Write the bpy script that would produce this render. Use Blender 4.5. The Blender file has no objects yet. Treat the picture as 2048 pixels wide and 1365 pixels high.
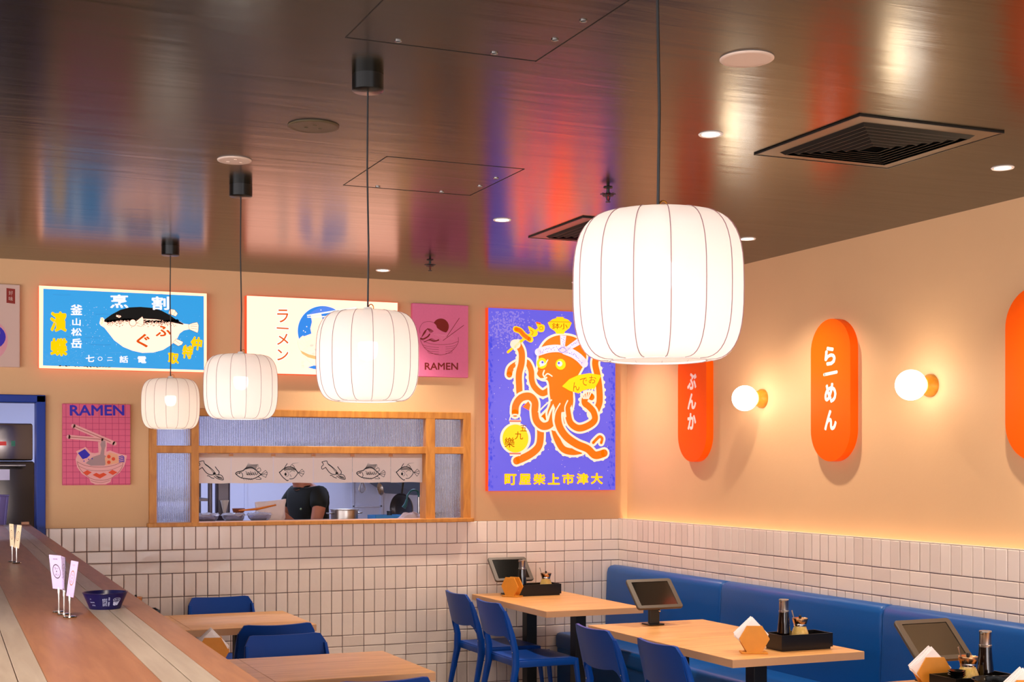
import bpy, bmesh, math, random
import numpy as np
from mathutils import Vector, Matrix, noise
from mathutils.geometry import tessellate_polygon

random.seed(7)
PI = math.pi
scene = bpy.context.scene
COL = scene.collection

# ------------------------------------------------------------------ camera, sky, exposure
cam_data = bpy.data.cameras.new('camera')
cam = bpy.data.objects.new('camera', cam_data)
COL.objects.link(cam)
cam.location = (-4.70, -8.716, 1.65)
cam.rotation_euler = (PI / 2, 0, -math.radians(22.447))
cam_data.sensor_width = 36
cam_data.lens = 36 * 2707.7 / 2048
cam_data.shift_x = 65.8 / 2048
cam_data.shift_y = 246.0 / 2048
cam_data.clip_start = 0.05
scene.camera = cam

scene.view_settings.view_transform = 'Standard'
scene.view_settings.look = 'None'
scene.view_settings.exposure = 0.0
scene.view_settings.gamma = 1.0
scene.view_settings.use_curve_mapping = False

world = bpy.data.worlds.new('daylight')
scene.world = world
world.use_nodes = True
wbg = world.node_tree.nodes['Background']
wbg.inputs['Color'].default_value = (0.86, 0.80, 0.82, 1)
wbg.inputs['Strength'].default_value = 8.6

def lamp(name, kind, loc, power, color, parent=None, **kw):
    d = bpy.data.lights.new(name, kind)
    d.energy = power
    d.color = color
    for k, v in kw.items():
        if k != 'rot':
            setattr(d, k, v)
    o = bpy.data.objects.new(name, d)
    COL.objects.link(o)
    o.location = loc
    if 'rot' in kw:
        o.rotation_euler = kw['rot']
    if parent:
        o.parent = parent
    return o

WARM = (1.0, 0.84, 0.68)
# LED strip hidden in the gap behind the right tile ledge, washing the wall upwards
lamp('cove_led_light', 'AREA', (0.054, -5.6, 1.215), 10, (1.0, 0.74, 0.42), shape='RECTANGLE', size=0.02, size_y=11.2, rot=(PI, 0, 0))
# fluorescent kitchen fittings
for kx, ky in ((-4.9, 1.6), (-3.0, 1.7), (-1.1, 1.7)):
    lamp('kitchen_tube_light', 'AREA', (kx, ky, 2.62), 40, (0.58, 0.67, 1.0), shape='RECTANGLE', size=1.2, size_y=0.25)

# ------------------------------------------------------------------ materials
def lin(c):
    return tuple(((x / 12.92) if x <= 0.04045 else ((x + 0.055) / 1.055) ** 2.4) for x in (v / 255.0 for v in c))

MATS = {}
def mat(name, rgb, rough=0.5, metal=0.0, emit=None, estr=0.0, spec=0.5, trans=0.0, ior=1.45, var=0.0, vscale=30.0, bump=0.0, bscale=80.0, coat=0.0):
    if name in MATS:
        return MATS[name]
    m = bpy.data.materials.new(name)
    m.use_nodes = True
    nt = m.node_tree
    b = nt.nodes['Principled BSDF']
    c = lin(rgb)
    b.inputs['Base Color'].default_value = (*c, 1)
    b.inputs['Roughness'].default_value = rough
    b.inputs['Metallic'].default_value = metal
    b.inputs['Specular IOR Level'].default_value = spec
    b.inputs['IOR'].default_value = ior
    b.inputs['Transmission Weight'].default_value = trans
    b.inputs['Coat Weight'].default_value = coat
    if emit is not None:
        b.inputs['Emission Color'].default_value = (*lin(emit), 1)
        b.inputs['Emission Strength'].default_value = estr
    tc = None
    if var or bump:
        tc = nt.nodes.new('ShaderNodeTexCoord')
    if var:
        n = nt.nodes.new('ShaderNodeTexNoise')
        n.inputs['Scale'].default_value = vscale
        n.inputs['Detail'].default_value = 4
        nt.links.new(tc.outputs['Object'], n.inputs['Vector'])
        mx = nt.nodes.new('ShaderNodeMix')
        mx.data_type = 'RGBA'
        mx.inputs[6].default_value = (*[x * (1 - var) for x in c], 1)
        mx.inputs[7].default_value = (*[min(1, x * (1 + var)) for x in c], 1)
        nt.links.new(n.outputs['Fac'], mx.inputs[0])
        nt.links.new(mx.outputs[2], b.inputs['Base Color'])
    if bump:
        n = nt.nodes.new('ShaderNodeTexNoise')
        n.inputs['Scale'].default_value = bscale
        n.inputs['Detail'].default_value = 3
        nt.links.new(tc.outputs['Object'], n.inputs['Vector'])
        bp = nt.nodes.new('ShaderNodeBump')
        bp.inputs['Strength'].default_value = bump
        bp.inputs['Distance'].default_value = 0.002
        nt.links.new(n.outputs['Fac'], bp.inputs['Height'])
        nt.links.new(bp.outputs['Normal'], b.inputs['Normal'])
    MATS[name] = m
    return m

def glow(name, rgb, s=1.0, rough=0.35):
    """backlit print: mostly emission"""
    return mat(name, [v * 0.3 for v in rgb], rough, emit=rgb, estr=s)

def hot(name, rgb, red):
    """backlit print whose red channel is brighter than white"""
    m = glow(name, rgb)
    c = lin(rgb)
    m.node_tree.nodes['Principled BSDF'].inputs['Emission Color'].default_value = (red, c[1], c[2], 1)
    return m

def wood(name, dark, light, scale=(1.5, 22, 22), rough=0.4, ring=3.0):
    if name in MATS:
        return MATS[name]
    m = bpy.data.materials.new(name)
    m.use_nodes = True
    nt = m.node_tree
    b = nt.nodes['Principled BSDF']
    tc = nt.nodes.new('ShaderNodeTexCoord')
    mp = nt.nodes.new('ShaderNodeMapping')
    mp.inputs['Scale'].default_value = scale
    n = nt.nodes.new('ShaderNodeTexNoise')
    n.inputs['Scale'].default_value = ring
    n.inputs['Detail'].default_value = 6
    n.inputs['Distortion'].default_value = 0.6
    r = nt.nodes.new('ShaderNodeValToRGB')
    r.color_ramp.elements[0].position = 0.32
    r.color_ramp.elements[1].position = 0.68
    r.color_ramp.elements[0].color = (*lin(dark), 1)
    r.color_ramp.elements[1].color = (*lin(light), 1)
    nt.links.new(tc.outputs['Object'], mp.inputs['Vector'])
    nt.links.new(mp.outputs['Vector'], n.inputs['Vector'])
    nt.links.new(n.outputs['Fac'], r.inputs['Fac'])
    nt.links.new(r.outputs['Color'], b.inputs['Base Color'])
    b.inputs['Roughness'].default_value = rough
    MATS[name] = m
    return m

M_WALL = mat('wall_paint', (216, 174, 130), 0.6, spec=0.25, var=0.04, vscale=3, bump=0.25, bscale=60)
M_KWALL = mat('kitchen_panel', (214, 216, 236), 0.35)
M_FLOOR = mat('floor_tile', (176, 162, 148), 0.4, var=0.15, vscale=2)
M_BLUEFRAME = mat('blue_gloss_paint', (0, 48, 146), 0.4, spec=0.3)
M_GROUT = mat('dark_grout', (92, 66, 72), 0.8)
M_OAK = wood('oak_frame', (176, 110, 38), (205, 138, 58), (10, 10, 2), 0.45)
M_TABLE = wood('table_oak', (200, 140, 80), (226, 170, 106), (1.2, 14, 14), 0.34)
M_EDGE = mat('table_edge_band', (196, 150, 112), 0.5)
M_BAR = wood('bar_timber', (170, 110, 72), (190, 128, 88), (14, 1.2, 14), 0.38)
M_BARPALE = wood('bar_pale_timber', (184, 164, 146), (200, 182, 164), (14, 1.2, 14), 0.4)
M_BLACK = mat('black_metal', (18, 18, 18), 0.45)
M_BLACKP = mat('black_plastic', (16, 15, 15), 0.4)
M_SATIN = mat('satin_black_lacquer', (12, 12, 12), 0.3)
M_BLUECH = mat('blue_chair_plastic', (0, 64, 152), 0.42, spec=0.3)
M_VINYL = mat('blue_vinyl', (0, 78, 150), 0.36, spec=0.4, bump=0.25, bscale=160)
M_CHROME = mat('chrome', (200, 196, 190), 0.18, 1.0)
M_STEEL = mat('brushed_steel', (168, 162, 158), 0.28, 1.0)
M_WHITE = mat('white_plastic', (232, 226, 222), 0.5)
M_NAPKIN = mat('white_napkin', (246, 240, 240), 0.8)
M_PALEWOOD = mat('pine_ply', (214, 140, 40), 0.5, var=0.12, vscale=25)
M_ORANGE = mat('orange_board', (255, 92, 0), 0.5, spec=0.15)
M_SKIN = mat('skin', (196, 126, 96), 0.5, var=0.06)
M_SHIRT = mat('black_polo_cloth', (22, 26, 22), 0.85)
M_TROUSER = mat('dark_trousers', (24, 24, 30), 0.85)
M_HAIR = mat('dark_hair', (20, 14, 12), 0.6)

# glossy brown ceiling paint with faint trowel streaks that blur what it mirrors
def ceiling_material():
    m = bpy.data.materials.new('gloss_brown_ceiling')
    m.use_nodes = True
    nt = m.node_tree
    b = nt.nodes['Principled BSDF']
    b.inputs['Base Color'].default_value = (*lin((18, 17, 6)), 1)
    b.inputs['Roughness'].default_value = 0.2
    b.inputs['Specular IOR Level'].default_value = 0.5
    b.inputs['IOR'].default_value = 1.34
    b.inputs['Specular Tint'].default_value = (0.92, 0.97, 0.80, 1)
    tc = nt.nodes.new('ShaderNodeTexCoord')
    mp = nt.nodes.new('ShaderNodeMapping')
    mp.inputs['Rotation'].default_value = (0, 0, math.radians(-14))
    mp.inputs['Scale'].default_value = (0.8, 6.0, 1.0)
    n = nt.nodes.new('ShaderNodeTexNoise')
    n.inputs['Scale'].default_value = 1.6
    n.inputs['Detail'].default_value = 5
    n.inputs['Distortion'].default_value = 0.4
    bp = nt.nodes.new('ShaderNodeBump')
    bp.inputs['Strength'].default_value = 0.35
    bp.inputs['Distance'].default_value = 0.004
    nt.links.new(tc.outputs['Object'], mp.inputs['Vector'])
    nt.links.new(mp.outputs['Vector'], n.inputs['Vector'])
    nt.links.new(n.outputs['Fac'], bp.inputs['Height'])
    nt.links.new(bp.outputs['Normal'], b.inputs['Normal'])
    return m
M_CEIL = ceiling_material()

def tile_material():
    m = bpy.data.materials.new('glazed_cream_tile')
    m.use_nodes = True
    nt = m.node_tree
    b = nt.nodes['Principled BSDF']
    g = nt.nodes.new('ShaderNodeNewGeometry')
    r = nt.nodes.new('ShaderNodeValToRGB')
    r.color_ramp.elements[0].color = (*lin((228, 210, 197)), 1)
    r.color_ramp.elements[1].color = (*lin((240, 223, 210)), 1)
    nt.links.new(g.outputs['Random Per Island'], r.inputs['Fac'])
    nt.links.new(r.outputs['Color'], b.inputs['Base Color'])
    b.inputs['Roughness'].default_value = 0.22
    tc = nt.nodes.new('ShaderNodeTexCoord')
    n = nt.nodes.new('ShaderNodeTexNoise')
    n.inputs['Scale'].default_value = 14
    bp = nt.nodes.new('ShaderNodeBump')
    bp.inputs['Strength'].default_value = 0.3
    bp.inputs['Distance'].default_value = 0.006
    nt.links.new(tc.outputs['Object'], n.inputs['Vector'])
    nt.links.new(n.outputs['Fac'], bp.inputs['Height'])
    nt.links.new(bp.outputs['Normal'], b.inputs['Normal'])
    return m
M_TILE = tile_material()

def shade_material():
    """lampshade cloth: light from the bulb passes through it"""
    m = bpy.data.materials.new('white_shade_cloth')
    m.use_nodes = True
    nt = m.node_tree
    out = nt.nodes['Material Output']
    nt.nodes.remove(nt.nodes['Principled BSDF'])
    d = nt.nodes.new('ShaderNodeBsdfDiffuse')
    d.inputs['Color'].default_value = (0.92, 0.88, 0.83, 1)
    t = nt.nodes.new('ShaderNodeBsdfTranslucent')
    t.inputs['Color'].default_value = (0.95, 0.88, 0.82, 1)
    tr = nt.nodes.new('ShaderNodeBsdfTransparent')
    a = nt.nodes.new('ShaderNodeMixShader')
    a.inputs[0].default_value = 0.55
    b = nt.nodes.new('ShaderNodeMixShader')
    b.inputs[0].default_value = 0.14
    nt.links.new(d.outputs[0], a.inputs[1])
    nt.links.new(t.outputs[0], a.inputs[2])
    nt.links.new(a.outputs[0], b.inputs[1])
    nt.links.new(tr.outputs[0], b.inputs[2])
    nt.links.new(b.outputs[0], out.inputs['Surface'])
    return m
M_SHADE = shade_material()

def cloth_material():
    """thin banner cloth, lit from the room and from the kitchen behind"""
    m = bpy.data.materials.new('thin_banner_cloth')
    m.use_nodes = True
    nt = m.node_tree
    out = nt.nodes['Material Output']
    nt.nodes.remove(nt.nodes['Principled BSDF'])
    d = nt.nodes.new('ShaderNodeBsdfDiffuse')
    d.inputs['Color'].default_value = (*lin((240, 216, 190)), 1)
    t = nt.nodes.new('ShaderNodeBsdfTranslucent')
    t.inputs['Color'].default_value = (*lin((246, 212, 180)), 1)
    a = nt.nodes.new('ShaderNodeMixShader')
    a.inputs[0].default_value = 0.55
    nt.links.new(d.outputs[0], a.inputs[1])
    nt.links.new(t.outputs[0], a.inputs[2])
    nt.links.new(a.outputs[0], out.inputs['Surface'])
    return m
M_CLOTH = cloth_material()

# ------------------------------------------------------------------ geometry helpers
def link(o):
    COL.objects.link(o)
    return o

def obj(name, bm, m, parent=None, smooth=False, loc=None, rot=None):
    me = bpy.data.meshes.new(name)
    bmesh.ops.recalc_face_normals(bm, faces=bm.faces)
    bm.to_mesh(me)
    bm.free()
    for x in (m if isinstance(m, (list, tuple)) else [m]):
        me.materials.append(x)
    if smooth:
        for p in me.polygons:
            p.use_smooth = True
        if smooth != 'all':
            me.set_sharp_from_angle(angle=math.radians(40))
    o = link(bpy.data.objects.new(name, me))
    if parent:
        o.parent = parent
    if loc:
        o.location = loc
    if rot:
        o.rotation_euler = rot
    return o

def tag(o, label=None, cat=None, group=None, kind=None):
    if label: o['label'] = label
    if cat: o['category'] = cat
    if group: o['group'] = group
    if kind: o['kind'] = kind
    return o

def thing(name, label, cat, loc=(0, 0, 0), rz=0.0, group=None):
    o = link(bpy.data.objects.new(name, None))
    o.empty_display_size = 0.1
    o.location = loc
    o.rotation_euler = (0, 0, rz)
    return tag(o, label, cat, group)

def structure(name, bm, m, smooth=False, label=None):
    o = obj(name, bm, m, smooth=smooth)
    tag(o, label, None, None, 'structure')
    return o

def copy_thing(root, loc, rz=None, label=None, group=None):
    r = link(root.copy())
    r.location = loc
    if rz is not None:
        r.rotation_euler = (0, 0, rz)
    if label: r['label'] = label
    if group: r['group'] = group
    for ch in root.children:
        c = link(ch.copy())
        c.parent = r
        for g in ch.children:
            d = link(g.copy())
            d.parent = c
    return r

def B():
    return bmesh.new()

def box(bm, x0, x1, y0, y1, z0, z1, bev=0.0, seg=2, mi=0):
    vs = [bm.verts.new((x, y, z)) for x in (x0, x1) for y in (y0, y1) for z in (z0, z1)]
    q = [(0, 1, 3, 2), (4, 6, 7, 5), (0, 4, 5, 1), (2, 3, 7, 6), (0, 2, 6, 4), (1, 5, 7, 3)]
    fs = [bm.faces.new([vs[i] for i in f]) for f in q]
    for f in fs:
        f.material_index = mi
    if bev:
        es = set(e for f in fs for e in f.edges)
        r = bmesh.ops.bevel(bm, geom=list(es), offset=bev, segments=seg, affect='EDGES', profile=0.5)
        for f in r['faces']:
            f.material_index = mi
    return bm

def lathe(bm, prof, seg=32, c=(0, 0, 0), cap0=False, cap1=False, mi=0):
    rings = []
    for r, z in prof:
        rings.append([bm.verts.new((c[0] + r * math.cos(2 * PI * i / seg), c[1] + r * math.sin(2 * PI * i / seg), c[2] + z)) for i in range(seg)])
    for a, b in zip(rings, rings[1:]):
        for i in range(seg):
            bm.faces.new((a[i], a[(i + 1) % seg], b[(i + 1) % seg], b[i])).material_index = mi
    if cap0: bm.faces.new(rings[0][::-1]).material_index = mi
    if cap1: bm.faces.new(rings[-1]).material_index = mi
    return bm

def cyl(bm, c, r, h, seg=24, mi=0):
    return lathe(bm, [(r, 0), (r, h)], seg, c, True, True, mi)

def ball(bm, c, r, sx=1, sy=1, sz=1, u=20, v=12):
    m = Matrix.Translation(c) @ Matrix.Diagonal((sx, sy, sz, 1))
    bmesh.ops.create_uvsphere(bm, u_segments=u, v_segments=v, radius=r, matrix=m)
    return bm

def tube(bm, pts, r, seg=8, mi=0, closed=False):
    pts = [Vector(p) for p in pts]
    n = len(pts)
    rr = r if isinstance(r, (list, tuple)) else [r] * n
    rings = []
    prev = None
    for i, p in enumerate(pts):
        if closed:
            t = pts[(i + 1) % n] - pts[(i - 1) % n]
        else:
            t = pts[min(i + 1, n - 1)] - pts[max(i - 1, 0)]
        t.normalize()
        if prev is None:
            a = Vector((0, 0, 1)) if abs(t.z) < 0.9 else Vector((1, 0, 0))
            u = t.cross(a).normalized()
        else:
            u = (prev - t * prev.dot(t)).normalized()
        prev = u
        w = t.cross(u)
        rings.append([bm.verts.new(p + (u * math.cos(2 * PI * k / seg) + w * math.sin(2 * PI * k / seg)) * rr[i]) for k in range(seg)])
    pairs = list(zip(rings, rings[1:])) + ([(rings[-1], rings[0])] if closed else [])
    for a, b in pairs:
        for k in range(seg):
            bm.faces.new((a[k], a[(k + 1) % seg], b[(k + 1) % seg], b[k])).material_index = mi
    if not closed:
        bm.faces.new(rings[0][::-1]).material_index = mi
        bm.faces.new(rings[-1]).material_index = mi
    return bm

def smooth_path(pts, n=6, closed=False):
    P = [Vector((*p, 0)) if len(p) == 2 else Vector(p) for p in pts]
    m = len(P)
    if m < 3:
        return [tuple(p) for p in P]
    out = []
    rng = range(m) if closed else range(m - 1)
    for i in rng:
        if closed:
            a, b, c, d = P[(i - 1) % m], P[i], P[(i + 1) % m], P[(i + 2) % m]
        else:
            a, b, c, d = P[max(i - 1, 0)], P[i], P[i + 1], P[min(i + 2, m - 1)]
        for k in range(n):
            t = k / n
            out.append(0.5 * ((2 * b) + (c - a) * t + (2 * a - 5 * b + 4 * c - d) * t * t + (3 * b - a - 3 * c + d) * t ** 3))
    if not closed:
        out.append(P[-1])
    return [tuple(p) for p in out]

def prism(bm, poly, y0, y1, mi=0):
    """poly in (x,z); extruded between y0 and y1"""
    a = [bm.verts.new((p[0], y0, p[1])) for p in poly]
    b = [bm.verts.new((p[0], y1, p[1])) for p in poly]
    n = len(poly)
    bm.faces.new(a).material_index = mi
    bm.faces.new(b[::-1]).material_index = mi
    for i in range(n):
        bm.faces.new((a[i], b[i], b[(i + 1) % n], a[(i + 1) % n])).material_index = mi
    return bm

_fontcache = {}
def text_outline(s, bold=0.0):
    """triangles of a line of text, in em units (2D)"""
    key = (s, bold)
    if key in _fontcache:
        return _fontcache[key]
    cu = bpy.data.curves.new('lettering', 'FONT')
    cu.body = s
    cu.size = 1.0
    cu.offset = bold
    cu.resolution_u = 3
    cu.fill_mode = 'FRONT'
    o = link(bpy.data.objects.new('lettering', cu))
    dg = bpy.context.evaluated_depsgraph_get()
    me = bpy.data.meshes.new_from_object(o.evaluated_get(dg))
    vs = [(v.co.x, v.co.y) for v in me.vertices]
    fs = [list(p.vertices) for p in me.polygons]
    bpy.data.objects.remove(o)
    bpy.data.curves.remove(cu)
    bpy.data.meshes.remove(me)
    _fontcache[key] = (vs, fs)
    return vs, fs

class Art:
    """flat print on the front of a sign. Design units are mapped onto the sign face (w x h metres,
    local x to the right, local z up, face at local y=-depth)."""
    STEP = 0.00045
    def __init__(self, corners, w, h, depth):
        self.w, self.h, self.depth = w, h, depth
        dst = [(-w / 2, h / 2), (w / 2, h / 2), (w / 2, -h / 2), (-w / 2, -h / 2)]
        A, b = [], []
        for (x, y), (u, v) in zip(corners, dst):
            A.append([x, y, 1, 0, 0, 0, -u * x, -u * y]); b.append(u)
            A.append([0, 0, 0, x, y, 1, -v * x, -v * y]); b.append(v)
        self.H = np.linalg.solve(np.array(A, float), np.array(b, float))
        self.bm = B()
        self.mats = []
        self.scale = w / math.hypot(corners[1][0] - corners[0][0], corners[1][1] - corners[0][1])
        self.k = 0
        self.eps = 0.0
        self.n = 0
    def uv(self, p):
        H = self.H
        x, y = p[0], p[1]
        d = H[6] * x + H[7] * y + 1
        return ((H[0] * x + H[1] * y + H[2]) / d, (H[3] * x + H[4] * y + H[5]) / d)
    def mi(self, m):
        if m not in self.mats:
            self.mats.append(m)
        return self.mats.index(m)
    def _y(self):
        self.n += 1
        return -(self.depth + self.STEP * self.k + self.eps * self.n)
    def layer(self, k=None):
        self.k = self.k + 1 if k is None else k
        self.n = 0
        return self
    def tri(self, pts2, m, world=False):
        P = [p if world else self.uv(p) for p in pts2]
        y = self._y()
        vs = [self.bm.verts.new((p[0], y, p[1])) for p in P]
        i = self.mi(m)
        for t in tessellate_polygon([[Vector((p[0], p[1], 0)) for p in P]]):
            try:
                self.bm.faces.new([vs[j] for j in t]).material_index = i
            except ValueError:
                pass
    def poly(self, m, pts, smooth=False, n=5):
        if smooth:
            pts = smooth_path(pts, n, True)
        self.tri(pts, m)
    def disc(self, m, c, r, ry=None, n=28):
        ry = r if ry is None else ry
        self.tri([(c[0] + r * math.cos(2 * PI * i / n), c[1] + ry * math.sin(2 * PI * i / n)) for i in range(n)], m)
    def stroke(self, m, pts, width, smooth=True, closed=False, n=5, taper=False):
        if smooth and len(pts) > 2:
            pts = smooth_path(pts, n, closed)
        P = [Vector(self.uv(p)) for p in pts]
        if closed:
            P.append(P[0])
        i = self.mi(m)
        y = self._y()
        hw0 = width * self.scale / 2
        L, R = [], []
        N = len(P)
        for k in range(N):
            t = P[min(k + 1, N - 1)] - P[max(k - 1, 0)]
            if closed and k in (0, N - 1):
                t = P[1] - P[N - 2]
            if t.length == 0:
                t = Vector((1, 0))
            t.normalize()
            nrm = Vector((-t.y, t.x))
            hw = hw0 * (1 - 0.85 * k / (N - 1)) if taper else hw0
            L.append(self.bm.verts.new((P[k].x + nrm.x * hw, y, P[k].y + nrm.y * hw)))
            R.append(self.bm.verts.new((P[k].x - nrm.x * hw, y, P[k].y - nrm.y * hw)))
        for k in range(N - 1):
            self.bm.faces.new((L[k], R[k], R[k + 1], L[k + 1])).material_index = i
        if not closed and hw0 > 0.0012:
            for e in ((0, -1) if not taper else (0,)):
                c = P[e]
                vs = [self.bm.verts.new((c.x + hw0 * math.cos(2 * PI * a / 12), y, c.y + hw0 * math.sin(2 * PI * a / 12))) for a in range(12)]
                self.bm.faces.new(vs).material_index = i
    def text(self, m, s, c, hpx, wpx=None, bold=0.0, rot=0.0):
        """text centred on c, its ink box hpx high (and wpx wide); bold thickens the strokes (em units)"""
        vs, fs = text_outline(s)
        if not vs:
            return
        xs = [v[0] for v in vs]; ys = [v[1] for v in vs]
        x0, x1, y0, y1 = min(xs) - bold, max(xs) + bold, min(ys) - bold, max(ys) + bold
        sy = hpx / max(y1 - y0, 1e-6) if hpx else None
        sx = (wpx / max(x1 - x0, 1e-6)) if wpx else sy
        if sy is None: sy = sx
        ca, sa = math.cos(rot), math.sin(rot)
        i = self.mi(m)
        y = self._y()
        shifts = [(0, 0)]
        if bold:
            shifts += [(bold * math.cos(k * PI / 4), bold * math.sin(k * PI / 4)) for k in range(8)]
        for ox, oy in shifts:
            y -= self.eps
            self.n += 1 if self.eps else 0
            out = []
            for v in vs:
                dx = (v[0] + ox - (x0 + x1) / 2) * sx
                dy = -(v[1] + oy - (y0 + y1) / 2) * sy
                u = self.uv((c[0] + dx * ca - dy * sa, c[1] + dx * sa + dy * ca))
                out.append(self.bm.verts.new((u[0], y, u[1])))
            for f in fs:
                try:
                    self.bm.faces.new([out[j] for j in f]).material_index = i
                except ValueError:
                    pass
    def finish(self, name, root):
        me = bpy.data.meshes.new(name)
        self.bm.normal_update()
        for f in self.bm.faces:
            if f.normal.y > 0:
                f.normal_flip()
        self.bm.to_mesh(me)
        self.bm.free()
        for m in self.mats:
            me.materials.append(m)
        o = link(bpy.data.objects.new(name, me))
        o.parent = root
        return o

# ------------------------------------------------------------------ room shell
CZ = 2.90            # ceiling
TZ = 1.252           # tile ledge height
XW = 0.07            # right wall plane
YF = -12.5           # shopfront
XL = -8.6            # left wall
DX = -4.041          # door opening right jamb
WX0, WX1 = -3.362, -1.171     # servery window
WZ0, WZ1 = 1.262, 2.005

bm = B()
box(bm, XL, XW + 0.2, YF, 4.2, -0.1, 0)
structure('floor', bm, M_FLOOR)
bm = B()
box(bm, XL, XW + 0.2, YF, 0.12, CZ, CZ + 0.1)
structure('ceiling', bm, M_CEIL)
bm = B()
box(bm, XW, XW + 0.2, YF, 4.2, 0, CZ)
structure('wall_right', bm, M_WALL)
bm = B()
box(bm, XL, -5.25, 0, 0.12, 0, CZ)
box(bm, -5.25, DX + 0.05, 0, 0.12, 2.07, CZ)
box(bm, DX + 0.05, WX0, 0, 0.12, 0, CZ)
box(bm, WX0, WX1, 0, 0.12, 0, WZ0 - 0.01)
box(bm, WX0, WX1, 0, 0.12, WZ1, CZ)
box(bm, WX1, XW, 0, 0.12, 0, CZ)
structure('wall_back', bm, M_WALL)
bm = B()
box(bm, XL - 0.2, XL, -2.6, 4.2, 0, CZ)
box(bm, XL - 0.2, XL, YF, -2.6, 0, 0.35)  # unseen opening above this sill, added to let world light onto the right wall
box(bm, XL - 0.2, XL, YF, -2.6, 2.6, CZ)
for py in (-5.1, -7.6, -10.1):
    box(bm, XL - 0.15, XL - 0.05, py - 0.05, py + 0.05, 0.35, 2.6)
structure('wall_left', bm, mat('wall_left_paint', (150, 120, 96), 0.7))
bm = B()
box(bm, XL, XW, YF - 0.2, YF, 0, 0.35)
box(bm, XL, XW, YF - 0.2, YF, 2.55, CZ)
for px in (XL + 0.1, -6.0, -3.2, -0.5, XW - 0.1):
    box(bm, px - 0.1, px + 0.1, YF - 0.2, YF, 0.35, 2.55)
structure('wall_front', bm, mat('shopfront_frame', (60, 52, 46), 0.5))

# kitchen behind the back wall
bm = B()
box(bm, XL, XW, 3.3, 3.45, 0, 2.75)
for sx in (-3.5, -3.02, -2.45, -2.0, -1.0, -0.72, -0.45):
    box(bm, sx - 0.012, sx + 0.012, 3.29, 3.3, 0, 2.75)
box(bm, -1.0, -0.72, 3.29, 3.3, 1.25, 1.265)
structure('wall_kitchen', bm, M_KWALL)
bm = B()
box(bm, XL, XW, 0.12, 3.45, 2.75, 2.85)
structure('ceiling_kitchen', bm, M_KWALL)

# tiles: rows counted from the ledge down, V = upright pair, H = lying
ROWS = 'VHHVVVHHHVVV'
def tiles(bm, s0, s1, place, zt, zmin=0.02):
    """s along the wall, lines at s = first + n*0.15"""
    gap = 0.0034
    z = zt
    for ch in ROWS:
        hgt = 0.15 if ch == 'V' else 0.075
        wid = 0.075 if ch == 'V' else 0.15
        zl = max(z - hgt, zmin)
        if z - zl < 0.02:
            break
        n0 = math.floor(s0 / wid) - 1
        n1 = math.ceil(s1 / wid) + 1
        for n in range(n0, n1):
            a = max(n * wid, s0)
            b = min((n + 1) * wid, s1)
            if b - a < 0.008:
                continue
            t = 0.006 + random.uniform(-0.0008, 0.0008)
            j = [random.uniform(-0.0009, 0.0009) for _ in range(4)]
            g = gap / 2 + random.uniform(0, 0.0006)
            co = [(a + g, zl + g), (b - g, zl + g), (b - g, z - g), (a + g, z - g)]
            e = 0.004
            ci = [(a + g + e, zl + g + e), (b - g - e, zl + g + e), (b - g - e, z - g - e), (a + g + e, z - g - e)]
            o_ = [bm.verts.new(place(p[0], 0.0, p[1])) for p in co]
            m_ = [bm.verts.new(place(p[0], t - 0.002, p[1])) for p in co]
            i_ = [bm.verts.new(place(p[0], t + j[k], p[1])) for k, p in enumerate(ci)]
            for k in range(4):
                l = (k + 1) % 4
                bm.faces.new((o_[k], o_[l], m_[l], m_[k]))
                bm.faces.new((m_[k], m_[l], i_[l], i_[k]))
            bm.faces.new(i_)
        z -= hgt

bm = B()
# back wall tiles start at the blue door frame; lines at x = -0.1407 - 0.15 n
OFF = -0.1407
tiles(bm, -3.985 - OFF, -0.002 - OFF, lambda s, d, z: (s + OFF, -0.001 - d, z), TZ)
tb = obj('trim_1', bm, M_TILE)
tag(tb, 'cream glazed tiles covering the lower back wall', None, None, 'structure')
bm = B()
box(bm, -3.985, -0.0005, -0.0015, 0.0005, 0.0, TZ)
g = obj('grout', bm, M_GROUT, tb)
bm = B()
OFR = -0.138
tiles(bm, -0.134, 12.3, lambda s, d, z: (-d, OFR - s, z), TZ)
tr = obj('trim_2', bm, M_TILE)
tag(tr, 'cream glazed tiles on the ledge panel of the right wall', None, None, 'structure')
bm = B()
box(bm, -0.0005, 0.038, YF + 0.1, 0.0, 0.0, TZ)
obj('grout', bm, M_GROUT, tr)
bm = B()
box(bm, -0.004, 0.038, YF + 0.1, -0.001, TZ, TZ + 0.003)
obj('ledge_cap', bm, M_TILE, tr)
bm = B()
box(bm, 0.04, XW, YF + 0.1, -0.001, 1.18, 1.205)
tag(obj('trim_3', bm, M_WHITE), 'lighting channel behind the tile ledge', None, None, 'structure')

# blue door frame at the left
bm = B()
box(bm, DX, DX + 0.054, -0.03, 0.13, 0, 2.07, 0.004)
box(bm, -5.25, DX + 0.054, -0.03, 0.13, 2.026, 2.072, 0.004)
box(bm, -5.25, -5.19, -0.03, 0.13, 0, 2.03, 0.004)
structure('door_1', bm, M_BLUEFRAME)

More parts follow.
